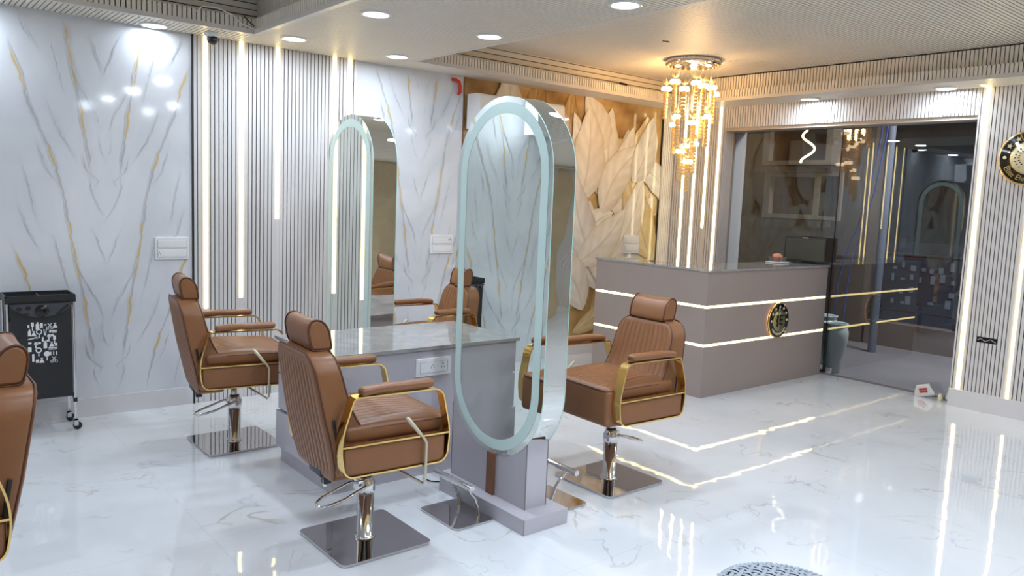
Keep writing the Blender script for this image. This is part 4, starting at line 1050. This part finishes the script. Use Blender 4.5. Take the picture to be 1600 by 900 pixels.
# lit windows and shapes across the street
rnd = random.Random(3)
t = thing('street_window', 'dimly lit panes of a shop across the street, seen above the low wall', 'window', (12.0, 5.25, .56))
for k in range(9):
    for j in range(4):
        if rnd.random() < .75:
            y0_ = -.9+k*.14+rnd.uniform(0, .06); z0_ = -.22+j*.17+rnd.uniform(-.03, .03); MB().box((0, y0_, z0_), (.02, y0_+rnd.uniform(.02, .07), z0_+rnd.uniform(.03, .13))).build('pane', 'dim_pane', t)
MB().box((.02, -1.1, -.66), (.08, 1.0, .7)).build('shopfront', 'night_wall', t)
for o in kids(t):
    if o.name.startswith('pane'): o.data.materials[0] = MT['dim_pane']
# vases
def vase(x, y, s, label):
    o = MB().lathe([(0, 0), (.075, 0), (.085, .02), (.088, .10), (.115, .22), (.135, .34), (.138, .42), (.118, .475), (.112, .485), (.128, .505), (.128, .515), (.108, .510), (.100, .48), (.118, .42), (.10, .25), (0, .06)], 36).build('ceramic_vase', 'ceramic', None, (x, y, -.015)); o.scale = (s, s, s)
    return tag(o, label, 'vase', 'pale vases outside')
vase(7.80, 4.14, 1.02, 'tall pale celadon vase just outside the glass beside the counter')
vase(8.15, 4.45, 1.05, 'second pale vase behind the first, mostly hidden by the counter')
# litter at the window's right end
def crumple(name, c, h, lab, m, rz=0, ti=0):
    rr = random.Random(len(lab))
    def cb(q):
        k = 1+.22*math.sin(q.x*37+q.z*29+rr.random()*.1)*math.cos(q.y*41); return Vector((q.x*k, q.y*k, q.z*(1+.1*math.sin(q.x*50))))
    e = [frange(-v+.01, v-.01, .018) for v in h]
    o = MB().rbox(h, min(h)*.7, (0, 0, 0), e, cb).build(name, m, None, c); o.rotation_euler = (ti, 0, rz); return tag(o, lab, 'litter')
crumple('paper_packet', (7.455, 3.05, .062), (.020, .075, .055), 'crumpled white and red packet leaning by the bottom of the window glass', 'paper', .1, -.3)
o = MB().box((7.430, 3.015, .045), (7.4345, 3.085, .062)).box((7.430, 3.015, .068), (7.4345, 3.085, .085)).build('packet_print', 'red'); 
o.parent = [q for q in COL.objects if q.name == 'paper_packet'][0]; o.matrix_parent_inverse = Matrix.Translation((-7.455, -3.05, -.062))
crumple('crumpled_bag', (7.50, 2.845, .048), (.022, .028, .045), 'small crumpled red and white bag in the corner beside the skirting', 'paper', .3, .3)
crumple('plastic_scrap', (7.51, 2.915, .022), (.016, .025, .02), 'grey-blue plastic scrap on top of the litter by the window', 'grey_plastic', .5, .2)
tag(MB().lathe([(0, 0), (.018, 0), (.02, .01), (.02, .045), (.012, .055), (.012, .066), (0, .066)], 16).build('small_bottle', 'cream_disc', None, (7.44, 2.90, 0)), 'small cream bottle standing beside the litter at the window', 'bottle')
# open wiring box on the right wall
t = thing('wiring_box', 'open black wiring box with loose wires cut into the slats at right', 'wiring box', (XB-.009, 2.542, .620))
MB().box((-.004, -.078, -.024), (.002, .078, .024)).build('box_opening', 'black_gloss', t)
MB().tube([(-.006, -.07, -.012), (-.014, -.03, .012), (-.012, .01, -.01), (-.012, .05, .012), (-.006, .07, -.005)], .004, 6).build('wire', 'grey_plastic', t)
# mirror image source: none. Woven stool in the right foreground
t = thing('woven_stool', 'round blue-grey woven stool seat at the bottom edge of the picture', 'stool', (2.212, 1.262, 0), .35)
mb = MB(); R_ = .205; st = .022
k = int(R_/st)+1
for i in range(-k, k+1):
    for j in range(-k, k+1):
        cx, cy = i*st, j*st
        if math.hypot(cx, cy) > R_-.006: continue
        hz = (i+2*j) % 4 < 2
        a, b2 = (st*.95, st*.30) if hz else (st*.30, st*.95)
        n_ = 5; vs = []
        for q in range(n_+1):
            s_ = (q/n_*2-1); h_ = .0065*(1-s_*s_)
            if hz: vs += [(cx+a*s_, cy-b2, .44+h_), (cx+a*s_, cy, .4435+h_), (cx+a*s_, cy+b2, .44+h_)]
            else: vs += [(cx-a, cy+b2*s_, .44+h_), (cx, cy+b2*s_, .4435+h_), (cx+a, cy+b2*s_, .44+h_)]
        mb.add(vs, [(q*3+w_, q*3+w_+1, q*3+w_+4, q*3+w_+3) for q in range(n_) for w_ in range(2)], 0, True)
mb.fix = False
mb.lathe([(0, .438), (R_, .438), (R_, .42), (0, .42)], 40, m=1)
mb.build('woven_seat', ['wicker', 'wicker_dark'], t)
mb = MB()
for tw in (0, PI):
    mb.tube([((R_+.006*math.cos(a*40+tw))*math.cos(a), (R_+.006*math.cos(a*40+tw))*math.sin(a), .435+.006*math.sin(a*40+tw)) for a in [2*PI*q/240 for q in range(240)]], .0065, 6, closed=True)
mb.build('braided_rim', 'wicker', t)
for q in range(4):
    a = PI/4+q*PI/2; MB().tube([(.165*math.cos(a), .165*math.sin(a), .425), (.19*math.cos(a), .19*math.sin(a), 0.0)], .014, 10).build('leg', 'wicker', t)
